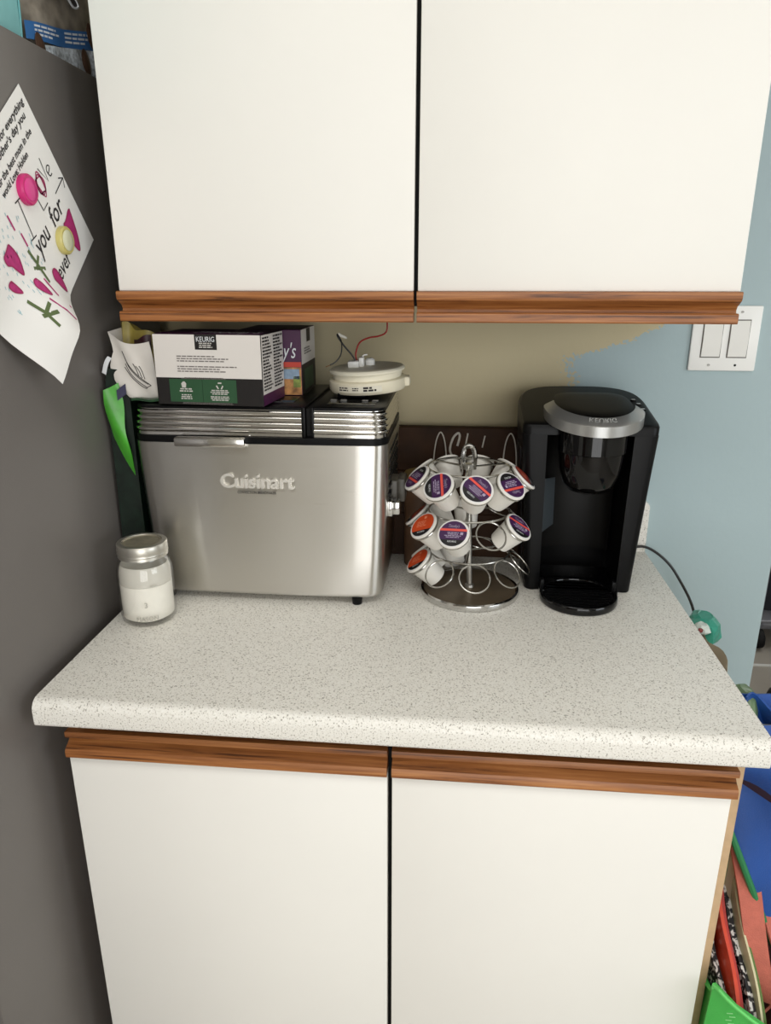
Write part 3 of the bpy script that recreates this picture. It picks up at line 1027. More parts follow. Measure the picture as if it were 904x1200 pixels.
car = part(t, 'carton', hexa(B2, 0, W2, 0, D2, 0, H2), CARDP)
f1 = frame(Vector(B2(0, -0.0004, 0)), x2, (0, 0, 1))
f2 = frame(Vector(B2(0, -0.0008, 0)), x2, (0, 0, 1))
part(car, 'red_stripe', xf(rect(W2 - 0.001, 0.008, 0.0005, 0.0455), f1), REDP, flat=True)
SCENE = mat('carton_picture', (170, 120, 70), 0.5, var=0.6, vscale=90)
pc = part(car, 'picture_panel', xf(rect(W2 - 0.001, 0.044, 0.0005, 0.0010), f1), SCENE, flat=True)
part(pc, 'picture_sky', xf(rect(0.026, 0.016, W2 - 0.030, 0.0265), f2), mat('picture_sky', (130, 150, 170), 0.5, var=0.25, vscale=90), flat=True)
part(pc, 'picture_field', xf(rect(0.012, 0.018, W2 - 0.014, 0.013), f2), mat('picture_field', (120, 134, 60), 0.5, var=0.4, vscale=120), flat=True)
part(car, 'script_lettering', xf(text("Timothy's", 0.034, 0, 'RIGHT', 0.3, width=0.080), f2 @ Matrix.Translation((W2 - 0.008, 0.060, 0))), PRINTW, flat=True)
g1 = frame(Vector(B2(W2 + 0.0004, 0, 0)), y2, (0, 0, 1))
g2 = frame(Vector(B2(W2 + 0.0008, 0, 0)), y2, (0, 0, 1))
part(car, 'side_white_panel', xf(rect(D2 - 0.002, 0.0545, 0.001, 0.049), g1), CARDW, flat=True)
part(car, 'side_dark_panel', xf(rect(D2 - 0.002, 0.048, 0.001, 0.0008), g1), CARDB, flat=True)
part(car, 'side_green_panel', xf(rect(0.075, 0.034, 0.02, 0.006), g2), CARDG, flat=True)
part(car, 'side_tag', xf(rect(0.030, 0.021, 0.045, 0.0822), g2), CARDB, flat=True)
part(car, 'side_print', xf(wat(0.075, 0.012, 3, 0.022, 0.062, 31), g2), PGREY, flat=True)

# paper pouch with a hand drawing, packet inside it
POUCH = mat('pouch_paper', (214, 208, 200), 0.75, var=0.04, vscale=30, bump=0.3, bscale=40)
t = thing('paper_pouch', 'crumpled white paper pouch with line-drawn hand on bread maker', 'pouch', (-0.01, -0.26, TOPZ))


def pouchf(u, v):
    """front face: u left-right, v bottom-top"""
    bl, br, tr, tl = Vector((-0.019, -0.302, 1.2475)), Vector((0.028, -0.292, 1.2425)), Vector((0.020, -0.300, 1.332)), Vector((-0.044, -0.300, 1.346))
    p = bl * (1 - u) * (1 - v) + br * u * (1 - v) + tr * u * v + tl * (1 - u) * v
    p.x -= 0.014 * math.sin(PI * min(1, v * 1.4)) * (1 - u) ** 2
    p.y -= 0.010 * math.sin(PI * u) * math.sin(PI * v * 0.9 + 0.2) + 0.003 * math.sin(7 * u + 5 * v)
    p.z -= 0.010 * math.sin(PI * u) * v
    return p


def pouchb(u, v):
    p = pouchf(u, v).copy()
    k = 0.006 + 0.050 * math.sin(PI * min(1, 0.25 + 0.75 * (1 - v)) * 0.5) * 0.9 + 0.03 * v
    return Vector((p.x + 0.004, min(-0.2, p.y + 0.02 + k), p.z + 0.006 * v))


part(t, 'front_panel', sheet(pouchf, 14, 14, 0.0012), POUCH, ang=70)
part(t, 'back_panel', sheet(pouchb, 10, 10, 0.0012), POUCH, ang=70)
part(t, 'side_gusset', sheet(lambda u, v: pouchf(0, v) * (1 - u) + pouchb(0, v) * u, 4, 10, 0.0012), POUCH, ang=70)
part(t, 'bottom_fold', sheet(lambda u, v: pouchf(v, 0) * (1 - u) + pouchb(v, 0) * u, 4, 10, 0.0012), POUCH, ang=70)
hl = []
for k, (pts) in enumerate(([(0.30, 0.82), (0.42, 0.62), (0.62, 0.44), (0.86, 0.26)], [(0.33, 0.72), (0.45, 0.56), (0.62, 0.40), (0.80, 0.28)],
                           [(0.34, 0.62), (0.44, 0.46), (0.58, 0.32), (0.74, 0.22)], [(0.32, 0.55), (0.44, 0.40), (0.58, 0.26), (0.70, 0.20)],
                           [(0.56, 0.66), (0.62, 0.56), (0.64, 0.44)], [(0.62, 0.62), (0.68, 0.54), (0.70, 0.40)], [(0.70, 0.62), (0.74, 0.54), (0.76, 0.38)],
                           [(0.70, 0.20), (0.78, 0.24), (0.86, 0.26)])):
    P = [pouchf(a, b_) + Vector((0, -0.0012, 0)) for a, b_ in pts]
    hl.append(tube(spline(P, 5), 0.0005, 5))
part(t, 'hand_drawing', join(*hl), INK)
t = thing('snack_packet', 'olive and burgundy packet sticking out of the white pouch', 'packet', (-0.01, -0.255, 1.27))


def packf(u, v):
    return Vector((-0.040 + 0.052 * u, -0.268 + 0.006 * math.sin(6 * u) + 0.012 * v, 1.262 + 0.096 * v - 0.018 * u * v + 0.003 * math.sin(9 * u)))


part(t, 'wrapper', sheet(packf, 12, 8, 0.014), mat('packet_olive', (150, 134, 62), 0.4, var=0.3, vscale=30), ang=60)
part(t, 'burgundy_band', sheet(lambda u, v: packf(0.42 + 0.56 * u, 0.50 + 0.46 * v - 0.15 * (1 - u) * v) + Vector((0, -0.0085, 0)), 8, 6, 0.002), mat('packet_burgundy', (58, 20, 32), 0.4, var=0.4, vscale=50), ang=60)

# green bag jammed between fridge and bread maker
t = thing('green_produce_bag', 'bright green plastic bag wedged between refrigerator and bread maker', 'bag', (-0.037, -0.25, H))


def gb(u, v):
    x = -0.056 + 0.003 * v + 0.022 * u + 0.014 * (1 - v) * (0.6 + 0.4 * u) + 0.0015 * math.sin(13 * v + 4 * u)
    y = -0.312 + 0.006 * math.sin(5 * v + 3 * u) + 0.05 * (1 - v) * 0.2
    return (min(x, -0.017), y, 1.105 + 0.155 * v + 0.010 * u - 0.016 * (1 - u) * (1 - v))


part(t, 'front_flap', sheet(gb, 8, 16, 0.0015), mat('green_film', (72, 158, 48), 0.3, var=0.25, vscale=26, bump=0.4, bscale=40), ang=70)
DKG = mat('shadow_green_film', (12, 26, 17), 0.4, var=0.6, vscale=50, Specular_IOR_Level=0.3)  # near-black green stands in for the shadow below the bright flap
part(t, 'shadow_body', loft([[(-0.0575, -0.305, z0), (-0.0165, -0.300, z0), (-0.0165, -0.10, z0), (-0.0575, -0.10, z0)] if k == 0 else
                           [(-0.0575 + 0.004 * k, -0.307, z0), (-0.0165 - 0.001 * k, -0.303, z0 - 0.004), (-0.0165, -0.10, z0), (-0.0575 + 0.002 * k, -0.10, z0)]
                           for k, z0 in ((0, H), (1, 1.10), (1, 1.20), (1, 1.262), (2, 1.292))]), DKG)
part(t, 'white_edge', ribbon(spline([(-0.052, -0.309, 1.284), (-0.046, -0.310, 1.300), (-0.040, -0.309, 1.309)], 4), (0.003, 0, -0.0015), 0.001), PRINTW)
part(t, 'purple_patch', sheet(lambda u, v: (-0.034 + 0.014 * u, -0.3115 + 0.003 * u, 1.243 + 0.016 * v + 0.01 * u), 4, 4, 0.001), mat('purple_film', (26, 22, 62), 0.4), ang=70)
t = solo('dark_green_packet', sheet(lambda u, v: (-0.012 + 0.058 * u, -0.312 + 0.09 * v, 1.2418 + 0.0030 + 0.0012 * math.sin(9 * u + 4 * v)), 10, 6, 0.0035), mat('packet_dark_green', (30, 66, 36), 0.35, var=0.4, vscale=60),
         'flat dark green packet lying under the white paper pouch', 'packet', (0.02, -0.28, 1.2415), ang=60)

# ------------------------------------------------------------------ smoke detector with loose wires
SX, SY, SZ = 0.344, -0.195, 1.2415
t = thing('smoke_detector', 'cream round smoke alarm with loose wires lying on the bread maker', 'smoke alarm', (SX, SY, SZ))
tilt = Matrix.Translation((SX, SY, SZ)) @ Matrix.Rotation(math.radians(-3), 4, 'Y') @ Matrix.Rotation(math.radians(2), 4, 'X') @ Matrix.Translation((0, 0, 0.0035))
part(t, 'battery_door', box(SX - 0.045, SX + 0.0, SY - 0.045, SY + 0.02, SZ - 0.0004, SZ + 0.008, 0.002), BLACK)
bs = part(t, 'mounting_ring', xf(lathe([(0.052, 0.003), (0.060, 0.005), (0.0632, 0.010), (0.0634, 0.023), (0.0612, 0.0245), (0.055, 0.0245)], n=44), tilt), OFFW)
part(t, 'housing', xf(lathe([(0.0555, 0.0247), (0.0570, 0.034), (0.0612, 0.0355), (0.0618, 0.0385), (0.0590, 0.0410), (0.046, 0.0425), (0.044, 0.0415), (0.002, 0.0425)], n=44), tilt), mat('cream_plastic', (226, 220, 200), 0.45))
part(bs, 'tab', xf(box(0.050, 0.070, -0.012, 0.012, 0.008, 0.024, 0.004), tilt), OFFW)


def sdmap(v, dz):
    a = -PI / 2 + v[0] / 0.064
    return tilt @ Vector((0.0639 * math.cos(a), 0.0639 * math.sin(a), dz + v[1]))


st = part(bs, 'sticker', mapv(rect(0.070, 0.010, -0.045, 0), lambda v: sdmap(v, 0.0095)), OFFW, flat=True)
grid = []
for k in range(10):
    grid.append(mapv(rect(0.0075, 0.010, -0.045 + k * 0.0075, 0), lambda v: sdmap(v, 0.0095)))
bpy.data.objects.remove(st)
st = part(bs, 'sticker', join(*grid), mat('sticker_white', (214, 208, 190), 0.5), flat=True)
part(st, 'sticker_print', mapv(join(wat(0.022, 0.007, 2, -0.043, 0.0015, 41), wat(0.012, 0.006, 2, -0.018, 0.002, 42), wat(0.026, 0.008, 2, 0.0, 0.001, 43, fill=0.75)), lambda v: (lambda q: (q[0], q[1] - 0.0003, q[2]))(sdmap(v, 0.0095))), INK, flat=True)
pl = part(t, 'connector', xf(join(box(-0.030, -0.012, -0.012, 0.010, 0.0415, 0.052, 0.002), box(-0.012, -0.004, -0.008, 0.008, 0.0415, 0.057, 0.002), lathe([(0.008, 0.042), (0.008, 0.05), (0.005, 0.053)], 0.004, 0.012, 14)), tilt), WHITE)
WB, WR = mat('wire_black', (20, 19, 19), 0.4), mat('wire_red', (150, 30, 28), 0.4)
part(t, 'red_wire', tube(spline([(0.3265, -0.197, 1.292), (0.3235, -0.197, 1.306), (0.330, -0.198, 1.324), (0.345, -0.198, 1.332), (0.362, -0.197, 1.335), (0.3735, -0.196, 1.342), (0.3745, -0.194, 1.360), (0.372, -0.19, 1.384)], 7), 0.0013, 8), WR)
part(t, 'black_wire', tube(spline([(0.3245, -0.198, 1.292), (0.318, -0.199, 1.304), (0.306, -0.200, 1.318), (0.296, -0.201, 1.332), (0.294, -0.200, 1.337)], 7), 0.0014, 8), WB)
part(t, 'black_wire', tube(spline([(0.294, -0.200, 1.338), (0.3015, -0.205, 1.326), (0.3015, -0.210, 1.308), (0.294, -0.214, 1.296), (0.284, -0.216, 1.290)], 7), 0.0011, 8), WB)
part(t, 'bare_copper_end', tube([(0.284, -0.216, 1.290), (0.277, -0.217, 1.287)], 0.0006, 6), mat('copper', (178, 110, 70), 0.3, 1.0))
part(t, 'white_wire', tube(spline([(0.3300, -0.195, 1.292), (0.335, -0.194, 1.303), (0.342, -0.193, 1.305)], 6), 0.0012, 8), WHITE)
part(t, 'tape_tag', sheet(lambda u, v: (0.296 + 0.014 * u, -0.2005, 1.334 - 0.004 * u + 0.006 * v - 0.003 * u * v), 4, 3, 0.0006), mat('tape', (200, 196, 186), 0.5))

# ------------------------------------------------------------------ wooden sign behind the carousel
t = thing('wooden_sign', 'dark stained wooden sign with white script letters leaning against backsplash', 'sign', (0.5, -0.06, H))
SGN = mat('dark_stained_wood', (54, 32, 14), 0.6, var=0.4, vscale=16, Specular_IOR_Level=0.2)
lean = math.atan2(0.036, 0.243)


def SG(x, h, o=0.0):
    """x along the sign, h up its face, o out of the face"""
    return Vector((x, -0.068 + h * math.sin(lean) - o * math.cos(lean), H + h * math.cos(lean) - o * math.sin(lean)))


def signbox(x0, x1, h0, h1, o0, o1, r=0.001):
    return mapv(box(x0, x1, h0, h1, o0, o1, r, 1), lambda v: SG(*v))


for k, (h0, h1) in enumerate(((0.0, 0.0835), (0.084, 0.165), (0.1655, 0.2475))):
    part(t, 'plank', signbox(0.345, 0.655, h0, h1, 0.0, 0.012 + 0.0006 * (k % 2)), SGN)
LET = mat('letter_white', (206, 200, 190), 0.6)


def lt(pts, r=0.0013, k=8):
    return tube([SG(a, b_, 0.0135) for a, b_ in [tuple(p)[:2] for p in spline([(q[0], q[1], 0) for q in pts], k)]], r, 6)


part(t, 'script_letter', lt([(0.4935, 0.214), (0.4975, 0.232), (0.494, 0.238), (0.485, 0.228), (0.480, 0.208), (0.484, 0.196), (0.492, 0.192), (0.496, 0.176), (0.488, 0.160), (0.482, 0.165)], 0.0022), LET)
part(t, 'script_letter', lt([(0.5125, 0.238), (0.509, 0.215), (0.506, 0.185), (0.504, 0.160)], 0.0016), LET)
part(t, 'script_letter', lt([(0.5445, 0.234), (0.542, 0.222), (0.540, 0.212)], 0.0014), LET)
part(t, 'script_letter', lt([(0.531, 0.160), (0.532, 0.180), (0.536, 0.188)], 0.0014), LET)
part(t, 'script_letter', lt([(0.552, 0.170), (0.556, 0.184), (0.562, 0.190), (0.561, 0.182)], 0.0014), LET)
part(t, 'script_letter', lt([(0.604, 0.205), (0.605, 0.19)], 0.0014), LET)
for x0, x1 in ((0.4500, 0.4735), (0.5795, 0.6040)):
    c = (x0 + x1) / 2
    part(t, 'wire_loop', tube([SG(a, b_, 0.016) for a, b_ in [tuple(p)[:2] for p in spline([(x0 - 0.002, 0.14, 0), (x0, 0.19, 0), (x0 + 0.004, 0.224, 0), (c, 0.240, 0), (x1 - 0.004, 0.224, 0), (x1, 0.19, 0), (x1 + 0.001, 0.14, 0)], 7)]], 0.0013, 8), LET)

# canister behind the carousel
t = thing('canister', 'brown canister with dull gold lid behind the pod carousel', 'canister', (0.435, -0.118, H))
part(t, 'tin', lathe([(0.034, H), (0.0355, H + 0.002), (0.0355, H + 0.165), (0.0345, H + 0.167)], 0.435, -0.118, 32), mat('canister_brown', (96, 70, 50), 0.5, var=0.25, vscale=25))
part(t, 'lid', lathe([(0.0366, H + 0.160), (0.0370, H + 0.162), (0.0370, H + 0.173), (0.0355, H + 0.1755), (0.030, H + 0.1745), (0.002, H + 0.1745)], 0.435, -0.118, 32), mat('canister_gold', (146, 124, 74), 0.4, 0.5))

# ------------------------------------------------------------------ pod carousel
CX, CY = 0.5205, -0.244
ALP = math.radians(46)
RR = 0.0840
TIERS = ((1.1165, 7), (1.0435, -17), (0.9735, 5))


def ax(z):
    """the pole leans a little to the left"""
    return CX - 0.038 * (z - H)


t = thing('pod_carousel', 'chrome wire carousel holding coffee pods in three tiers', 'pod holder', (CX, CY, H))
part(t, 'base_rim', lathe([(0.078, H), (0.0825, H + 0.001), (0.0838, H + 0.005), (0.0825, H + 0.010), (0.0795, H + 0.0115), (0.0775, H + 0.0100), (0.0775, H + 0.004)], CX, CY, 56), CHROME)
part(t, 'base_plate', lathe([(0.0776, H + 0.003), (0.0776, H + 0.0098), (0.070, H + 0.0102), (0.002, H + 0.0104)], CX, CY, 48), mat('base_dark_mirror', (116, 102, 84), 0.32, 0.5, var=0.2, vscale=20))
part(t, 'pole', loft([circle(ax(z), CY, z, r, 18) for r, z in [(0.008, H + 0.010), (0.0075, H + 0.014), (0.0048, H + 0.016), (0.0048, 1.128), (0.0085, 1.130), (0.0085, 1.138), (0.003, 1.140)]]), mat('pole_satin', (196, 194, 188), 0.28, 0.9))
HX = ax(1.15)
part(t, 'carry_handle', tube(spline([(HX - 0.0085, CY, 1.130), (HX - 0.0095, CY, 1.152), (HX - 0.0065, CY, 1.1645), (HX, CY, 1.1685), (HX + 0.0065, CY, 1.1645), (HX + 0.0095, CY, 1.152), (HX + 0.0085, CY, 1.130)], 6), 0.0042, 10), CHROME)
for zc, ph in TIERS:
    hz = zc + 0.0245 * math.cos(ALP)
    hr = RR - 0.0245 * math.sin(ALP)
    part(t, 'hoop', tube(circle(ax(hz), CY, hz, hr, 48), 0.0016, 6, True), WIRE)
    for a in (25, 145, 265):
        a = math.radians(a)
        part(t, 'spoke', tube([(ax(hz), CY, hz), (ax(hz) + hr * math.cos(a), CY + hr * math.sin(a), hz)], 0.0018, 6), WIRE)


def pose(zc, deg, lift):
    a = math.radians(deg)
    out = Vector((math.sin(a), -math.cos(a), 0))
    n = out * math.cos(ALP) + Vector((0, 0, math.sin(ALP)))
    upv = -out * math.sin(ALP) + Vector((0, 0, math.cos(ALP)))
    xr = upv.cross(n)
    m = Matrix((xr, upv, n)).transposed().to_4x4()
    m.translation = Vector((ax(zc), CY, zc)) + out * RR + n * lift
    return m


ring_me = mesh('pod_ring', tube(circle(0, 0, 0, 0.0242, 36), 0.0014, 6, True), WIRE)
for zc, ph in TIERS:
    for k in range(9):
        o = bpy.data.objects.new('pod_ring', ring_me)
        COL.objects.link(o)
        o.parent = t
        o.matrix_local = Matrix.Translation((-CX, -CY, -H)) @ pose(zc, ph + 40 * k, 0)

# pods
PODW = mat('pod_white', (226, 222, 214), 0.45)
PURP = mat('lid_purple', (62, 28, 74), 0.4)
ORNG = mat('lid_orange', (206, 74, 30), 0.4)
BRICK = mat('lid_brick_red', (150, 52, 42), 0.4)
STRP = mat('lid_stripe', (226, 84, 72), 0.4)
LIDB = mat('lid_black', (26, 24, 26), 0.4)
cup_me = mesh('cup', lathe([(0.0165, -0.0425), (0.0182, -0.0415), (0.0190, -0.036), (0.0222, -0.004), (0.0228, 0.0), (0.0252, 0.0012), (0.0256, 0.0026), (0.0250, 0.0040), (0.0236, 0.0044)], n=32), PODW)
foil_me = mesh('lid', lathe([(0.0238, 0.0036), (0.0238, 0.0047), (0.0220, 0.0049), (0.001, 0.0049)], n=32, cap0=False), mat('foil_white', (226, 224, 222), 0.4))


def lift(vf, z):
    return [(a, b_, z) for a, b_, c in vf[0]], vf[1]


RL = 0.0218
LABEL = {}


def label_meshes(kind):
    main = {'purple': PURP, 'orange': ORNG, 'brick': BRICK}[kind]
    out = []
    if kind == 'purple':
        out.append(('label', mesh('label', join(lift(chord(RL, -0.0105, 0.0045), 0.0052), lift(chord(RL, 0.0085, RL), 0.0052)), main, smooth=False)))
        out.append(('stripe', mesh('stripe', lift(chord(RL + 0.0006, 0.0045, 0.0085), 0.0052), STRP, smooth=False)))
        sc_ = text("Timothy's", 0.0075, 0, 'CENTER', 0.3, width=0.017)
        pr = join(lift(([(a, b_ + 0.0105, 0) for a, b_, c in sc_[0]], sc_[1]), 0.0055),
                  lift(wat(0.026, 0.0105, 4, -0.013, -0.0085, 3, 'CENTER', 0.5), 0.0055), lift(rect(0.0045, 0.0045, 0.0115, -0.002), 0.0056))
        out.append(('lid_print', mesh('lid_print', pr, mat('lid_print_lilac', (172, 158, 182), 0.6), smooth=False)))
    else:
        out.append(('label', mesh('label', lift(chord(RL, -0.0105, RL), 0.0052), main, smooth=False)))
        out.append(('lid_print', mesh('lid_print', join(lift(wat(0.024, 0.012, 4, -0.012, -0.004, 13, 'LEFT', 0.5), 0.0055), lift(rect(0.005, 0.005, 0.0, 0.012), 0.0055)), mat('lid_print_peach', (232, 140, 104), 0.6), smooth=False)))
    out.append(('dark_band', mesh('dark_band', join(lift(chord(RL, -RL, -0.0105), 0.0052)), LIDB, smooth=False)))
    kt = text('KEURIG', 0.0042, 0, 'CENTER', 0)
    out.append(('brand_print', mesh('brand_print', lift(([(a, b_ - 0.0152, 0) for a, b_, c in kt[0]], kt[1]), 0.0055), PRINTW, smooth=False)))
    return out


for k in ('purple', 'orange', 'brick'):
    LABEL[k] = label_meshes(k)

PODS = [
    # tier, azimuth, kind, spin, label
    (0, -73, 'purple', 185, 'purple-lidded coffee pod at the left end of carousel top tier'),
    (0, -33, 'purple', -60, 'purple-lidded coffee pod, second from left in carousel top tier'),
    (0, 7, 'purple', -48, 'purple-lidded coffee pod at front centre of carousel top tier'),
    (0, 47, 'purple', 178, 'purple-lidded coffee pod at right front of carousel top tier'),
    (0, 87, 'brick', 10, 'red-lidded coffee pod seen edge-on at right end of top tier'),
    (0, 127, 'purple', 0, 'coffee pod at right back of carousel top tier, white cup showing'),
    (0, 167, 'purple', 0, 'coffee pod at back of carousel top tier right of the chrome handle'),
    (0, -153, 'purple', 0, 'coffee pod at back of carousel top tier left of the chrome handle'),
    (0, -113, 'brick', 0, 'coffee pod at left back of top tier, only its rim showing'),
    (1, -97, 'brick', 10, 'red-brown-lidded coffee pod seen edge-on at left of middle tier'),
    (1, -57, 'orange', 35, 'orange-lidded coffee pod at left front of carousel middle tier'),
    (1, -17, 'purple', 5, 'purple-lidded coffee pod at front of carousel middle tier'),
    (1, 63, 'purple', -55, 'purple-lidded coffee pod alone at right of carousel middle tier'),
    (1, -137, 'orange', 0, 'coffee pod at left back of carousel middle tier'),
    (1, -177, 'orange', 0, 'coffee pod at back of carousel middle tier behind the pole'),
    (2, -75, 'orange', 55, 'orange-lidded coffee pod at left of carousel bottom tier'),
    (2, -115, 'orange', 0, 'coffee pod at left back of bottom tier, white rim showing'),
    (2, -155, 'orange', 0, 'coffee pod at back of carousel bottom tier'),
]
for tr, az, kind, spin, lab in PODS:
    r = bpy.data.objects.new('coffee_pod', None)
    r.empty_display_size = 0.01
    COL.objects.link(r)
    r.matrix_world = pose(TIERS[tr][0], az, 0.0018) @ Matrix.Rotation(math.radians(spin), 4, 'Z')
    tag(r, lab, 'coffee pod', 'coffee pods in the carousel')
    c = bpy.data.objects.new('cup', cup_me)
    COL.objects.link(c)
    c.parent = r
    f = bpy.data.objects.new('lid', foil_me)
    COL.objects.link(f)
    f.parent = r
    for nm, me in LABEL[kind]:
        o = bpy.data.objects.new(nm, me)
        COL.objects.link(o)
        o.parent = f

# ------------------------------------------------------------------ coffee maker
KX = 0.7035
t = thing('coffee_maker', 'black single-serve coffee maker with silver handle ring on the counter', 'coffee maker', (KX, -0.16, H))


def smoothpoly(pts, k=4):
    return [tuple(p)[:2] for p in spline([(a, b_, 0) for a, b_ in pts], k, True)]


def outline(hw, yf, yb):
    """outer plan of the housing, counter-clockwise from the front left, bowed back"""
    out = []
    n = 40
    for i in range(n + 1):
        a = PI + 0.0 - (PI * i / n)
        ca, sa = math.cos(a), math.sin(a)
        out.append((KX + hw * math.copysign(abs(ca) ** 0.62, ca), (yb - 0.085) + 0.085 * abs(sa) ** 0.75))
    return out  # left -> back -> right


def uring(hw, yf, yb, cw, cy, z):
    o = outline(hw, yf, yb)
    r = 0.012
    pts = list(o)
    # right arm front, rounded
    for i in range(5):
        a = 0 - PI / 2 * i / 4
        pts.append((KX + hw - r + r * math.cos(a), yf + r + r * math.sin(a)))
    pts.append((KX + cw, yf + 0.002))
    for i in range(15):
        a = -PI * 0.0 + PI * i / 14
        pts.append((KX + cw * math.cos(a), cy - 0.028 + 0.028 * math.sin(a)))
    pts.append((KX - cw, yf + 0.002))
    for i in range(5):
        a = -PI / 2 - PI / 2 * i / 4
        pts.append((KX - hw + r + r * math.cos(a), yf + r + r * math.sin(a)))
    return [(x, y, z) for x, y in pts]


YK0, YK1 = -0.226, -0.046
rings = []
for z, k in ((H + 0.001, 0.0), (H + 0.004, 0.03), (H + 0.10, 0.36), (H + 0.20, 0.72), (H + 0.272, 1.0)):
    rings.append(uring(0.0885 + 0.0185 * k, YK0 - 0.006 * k, YK1 + 0.006 * k, 0.0640 + 0.004 * k, -0.112, z))
part(t, 'housing', loft(rings), BLACK, ang=40)


def headring(hw, yf, yb, z, dz):
    o = outline(hw, yf, yb)
    r = 0.014
    pts = list(o)
    for i in range(6):
        a = 0 - PI / 2 * i / 5
        pts.append((KX + hw - r + r * math.cos(a), yf + r + r * math.sin(a)))
    for i in range(6):
        a = -PI / 2 - PI / 2 * i / 5
        pts.append((KX - hw + r + r * math.cos(a), yf + r + r * math.sin(a)))
    return [(x, y, z + dz * (y - yf) / (yb - yf)) for x, y in pts]


hz = H + 0.272
part(t, 'head', loft([headring(0.1068, YK0 - 0.006, YK1 + 0.006, hz, 0.0), headring(0.1072, YK0 - 0.006, YK1 + 0.006, hz + 0.012, 0.028),
                      headring(0.1055, YK0 - 0.0045, YK1 + 0.0045, hz + 0.0155, 0.032), headring(0.1015, YK0 - 0.001, YK1 + 0.001, hz + 0.0175, 0.034)]), BLACK, ang=35)
# recess lining and the round pod holder
lin_pts = []
part(t, 'recess_panel', loft([[(KX + 0.0625 * math.cos(PI * i / 16), -0.1165 - 0.028 + 0.028 * math.sin(PI * i / 16), z) for i in range(17)] + [(KX - 0.061 * math.cos(PI * i / 16), -0.1185 - 0.028 + 0.026 * math.sin(PI * i / 16), z) for i in range(17)]
                              for z in (H + 0.045, H + 0.272)]), mat('recess_satin', (20, 19, 18), 0.38, Specular_IOR_Level=0.15), ang=40)
HY = -0.238
hol = part(t, 'pod_holder', lathe([(0.018, 1.0975), (0.032, 1.1005), (0.0415, 1.112), (0.0475, 1.132), (0.0500, 1.1570), (0.0505, 1.1640)], KX + 0.001, HY, 44), mat('holder_gloss', (12, 11, 11), 0.06, Specular_IOR_Level=0.35), ang=40)
part(t, 'holder_collar', lathe([(0.0520, 1.1640), (0.0530, 1.1650), (0.0535, 1.1990), (0.048, 1.2010)], KX + 0.001, HY, 44), GLOSSB, ang=40)
part(hol, 'needle_nozzle', lathe([(0.006, 1.092), (0.007, 1.093), (0.009, 1.099)], KX - 0.002, HY, 16), BLACK)
# lid and silver handle ring
LY = -0.200
KX2 = KX + 0.0055
ringo, ringi, top_o, top_i = [], [], [], []
n = 48


def sl(y):
    return 1.2080 + (y + 0.30) * 0.125


prof_n = []
rings = []
for i in range(n + 1):
    a = math.radians(180 - 12) + math.radians(190) * i / n
    ca, sa = math.cos(a), math.sin(a)
    ex, ey = ca, sa
    e0 = min(1, min(i, n - i) / 2 + 0.35)
    z0 = sl(LY + 0.098 * ey)
    hgt = 0.0125 * e0
    ro, ri = (0.0775, 0.0965), (0.0630, 0.0760)
    rings.append([(KX2 + ro[0] * ex, LY + ro[1] * ey, z0 - hgt), (KX2 + (ro[0] + 0.0006) * ex, LY + (ro[1] + 0.0006) * ey, z0 + hgt * 0.3),
                  (KX2 + (ro[0] - 0.002) * ex, LY + (ro[1] - 0.002) * ey, z0 + hgt * 0.55), (KX2 + ri[0] * ex, LY + ri[1] * ey, z0 + hgt * 1.15),
                  (KX2 + (ri[0] - 0.001) * ex, LY + (ri[1] - 0.001) * ey, z0 - hgt)])
hr = part(t, 'handle_ring', loft(rings), SILVER, ang=40)


def ringtext(v):
    a = math.radians(270) + v[0] / 0.080
    rx, ry = 0.0715 + v[1] * 0.9, 0.0875 + v[1] * 0.9
    y = LY + ry * math.sin(a)
    return (KX2 + rx * math.cos(a), y, sl(y) + 0.0125 * 0.86 - v[1] * 0.55 + 0.0002)


part(hr, 'ring_lettering', mapv(text('KEURIG', 0.0105, 0.0003, 'CENTER', width=0.046), lambda v: ringtext((v[0], v[1] - 0.004, v[2]))), mat('ring_text', (216, 216, 214), 0.35), flat=True)
ld = []
for rx, ry, dz in ((0.0622, 0.0745, -0.008), (0.0625, 0.0748, 0.007), (0.0612, 0.0735, 0.0105), (0.057, 0.069, 0.0120), (0.040, 0.050, 0.0128), (0.012, 0.016, 0.0130)):
    rg = []
    for i in range(48):
        ca, sa = math.cos(2 * PI * i / 48), math.sin(2 * PI * i / 48)
        if sa > 0:
            ca, sa = math.copysign(abs(ca) ** 0.45, ca), 0.92 * abs(sa) ** 0.6
        rg.append((KX2 + rx * ca, LY + ry * sa, sl(LY + ry * sa) + dz))
    ld.append(rg)
part(t, 'lid', loft(ld), mat('lid_satin_black', (11, 11, 12), 0.42, Specular_IOR_Level=0.18), ang=30)
for k, (x, y) in enumerate(((0.7900, -0.116), (0.7945, -0.136), (0.7965, -0.160))):
    zt = hz + 0.0175 + 0.034 * (y - YK0) / (YK1 - YK0)
    bt = part(t, 'brew_button', lathe([(0.0055, zt - 0.002), (0.0055, zt + 0.0012), (0.004, zt + 0.0018)], x, y, 16), BLACK)
    part(bt, 'button_icon', lathe([(0.0034, zt + 0.0019), (0.0032, zt + 0.0023)], x, y, 10), PRINTW)
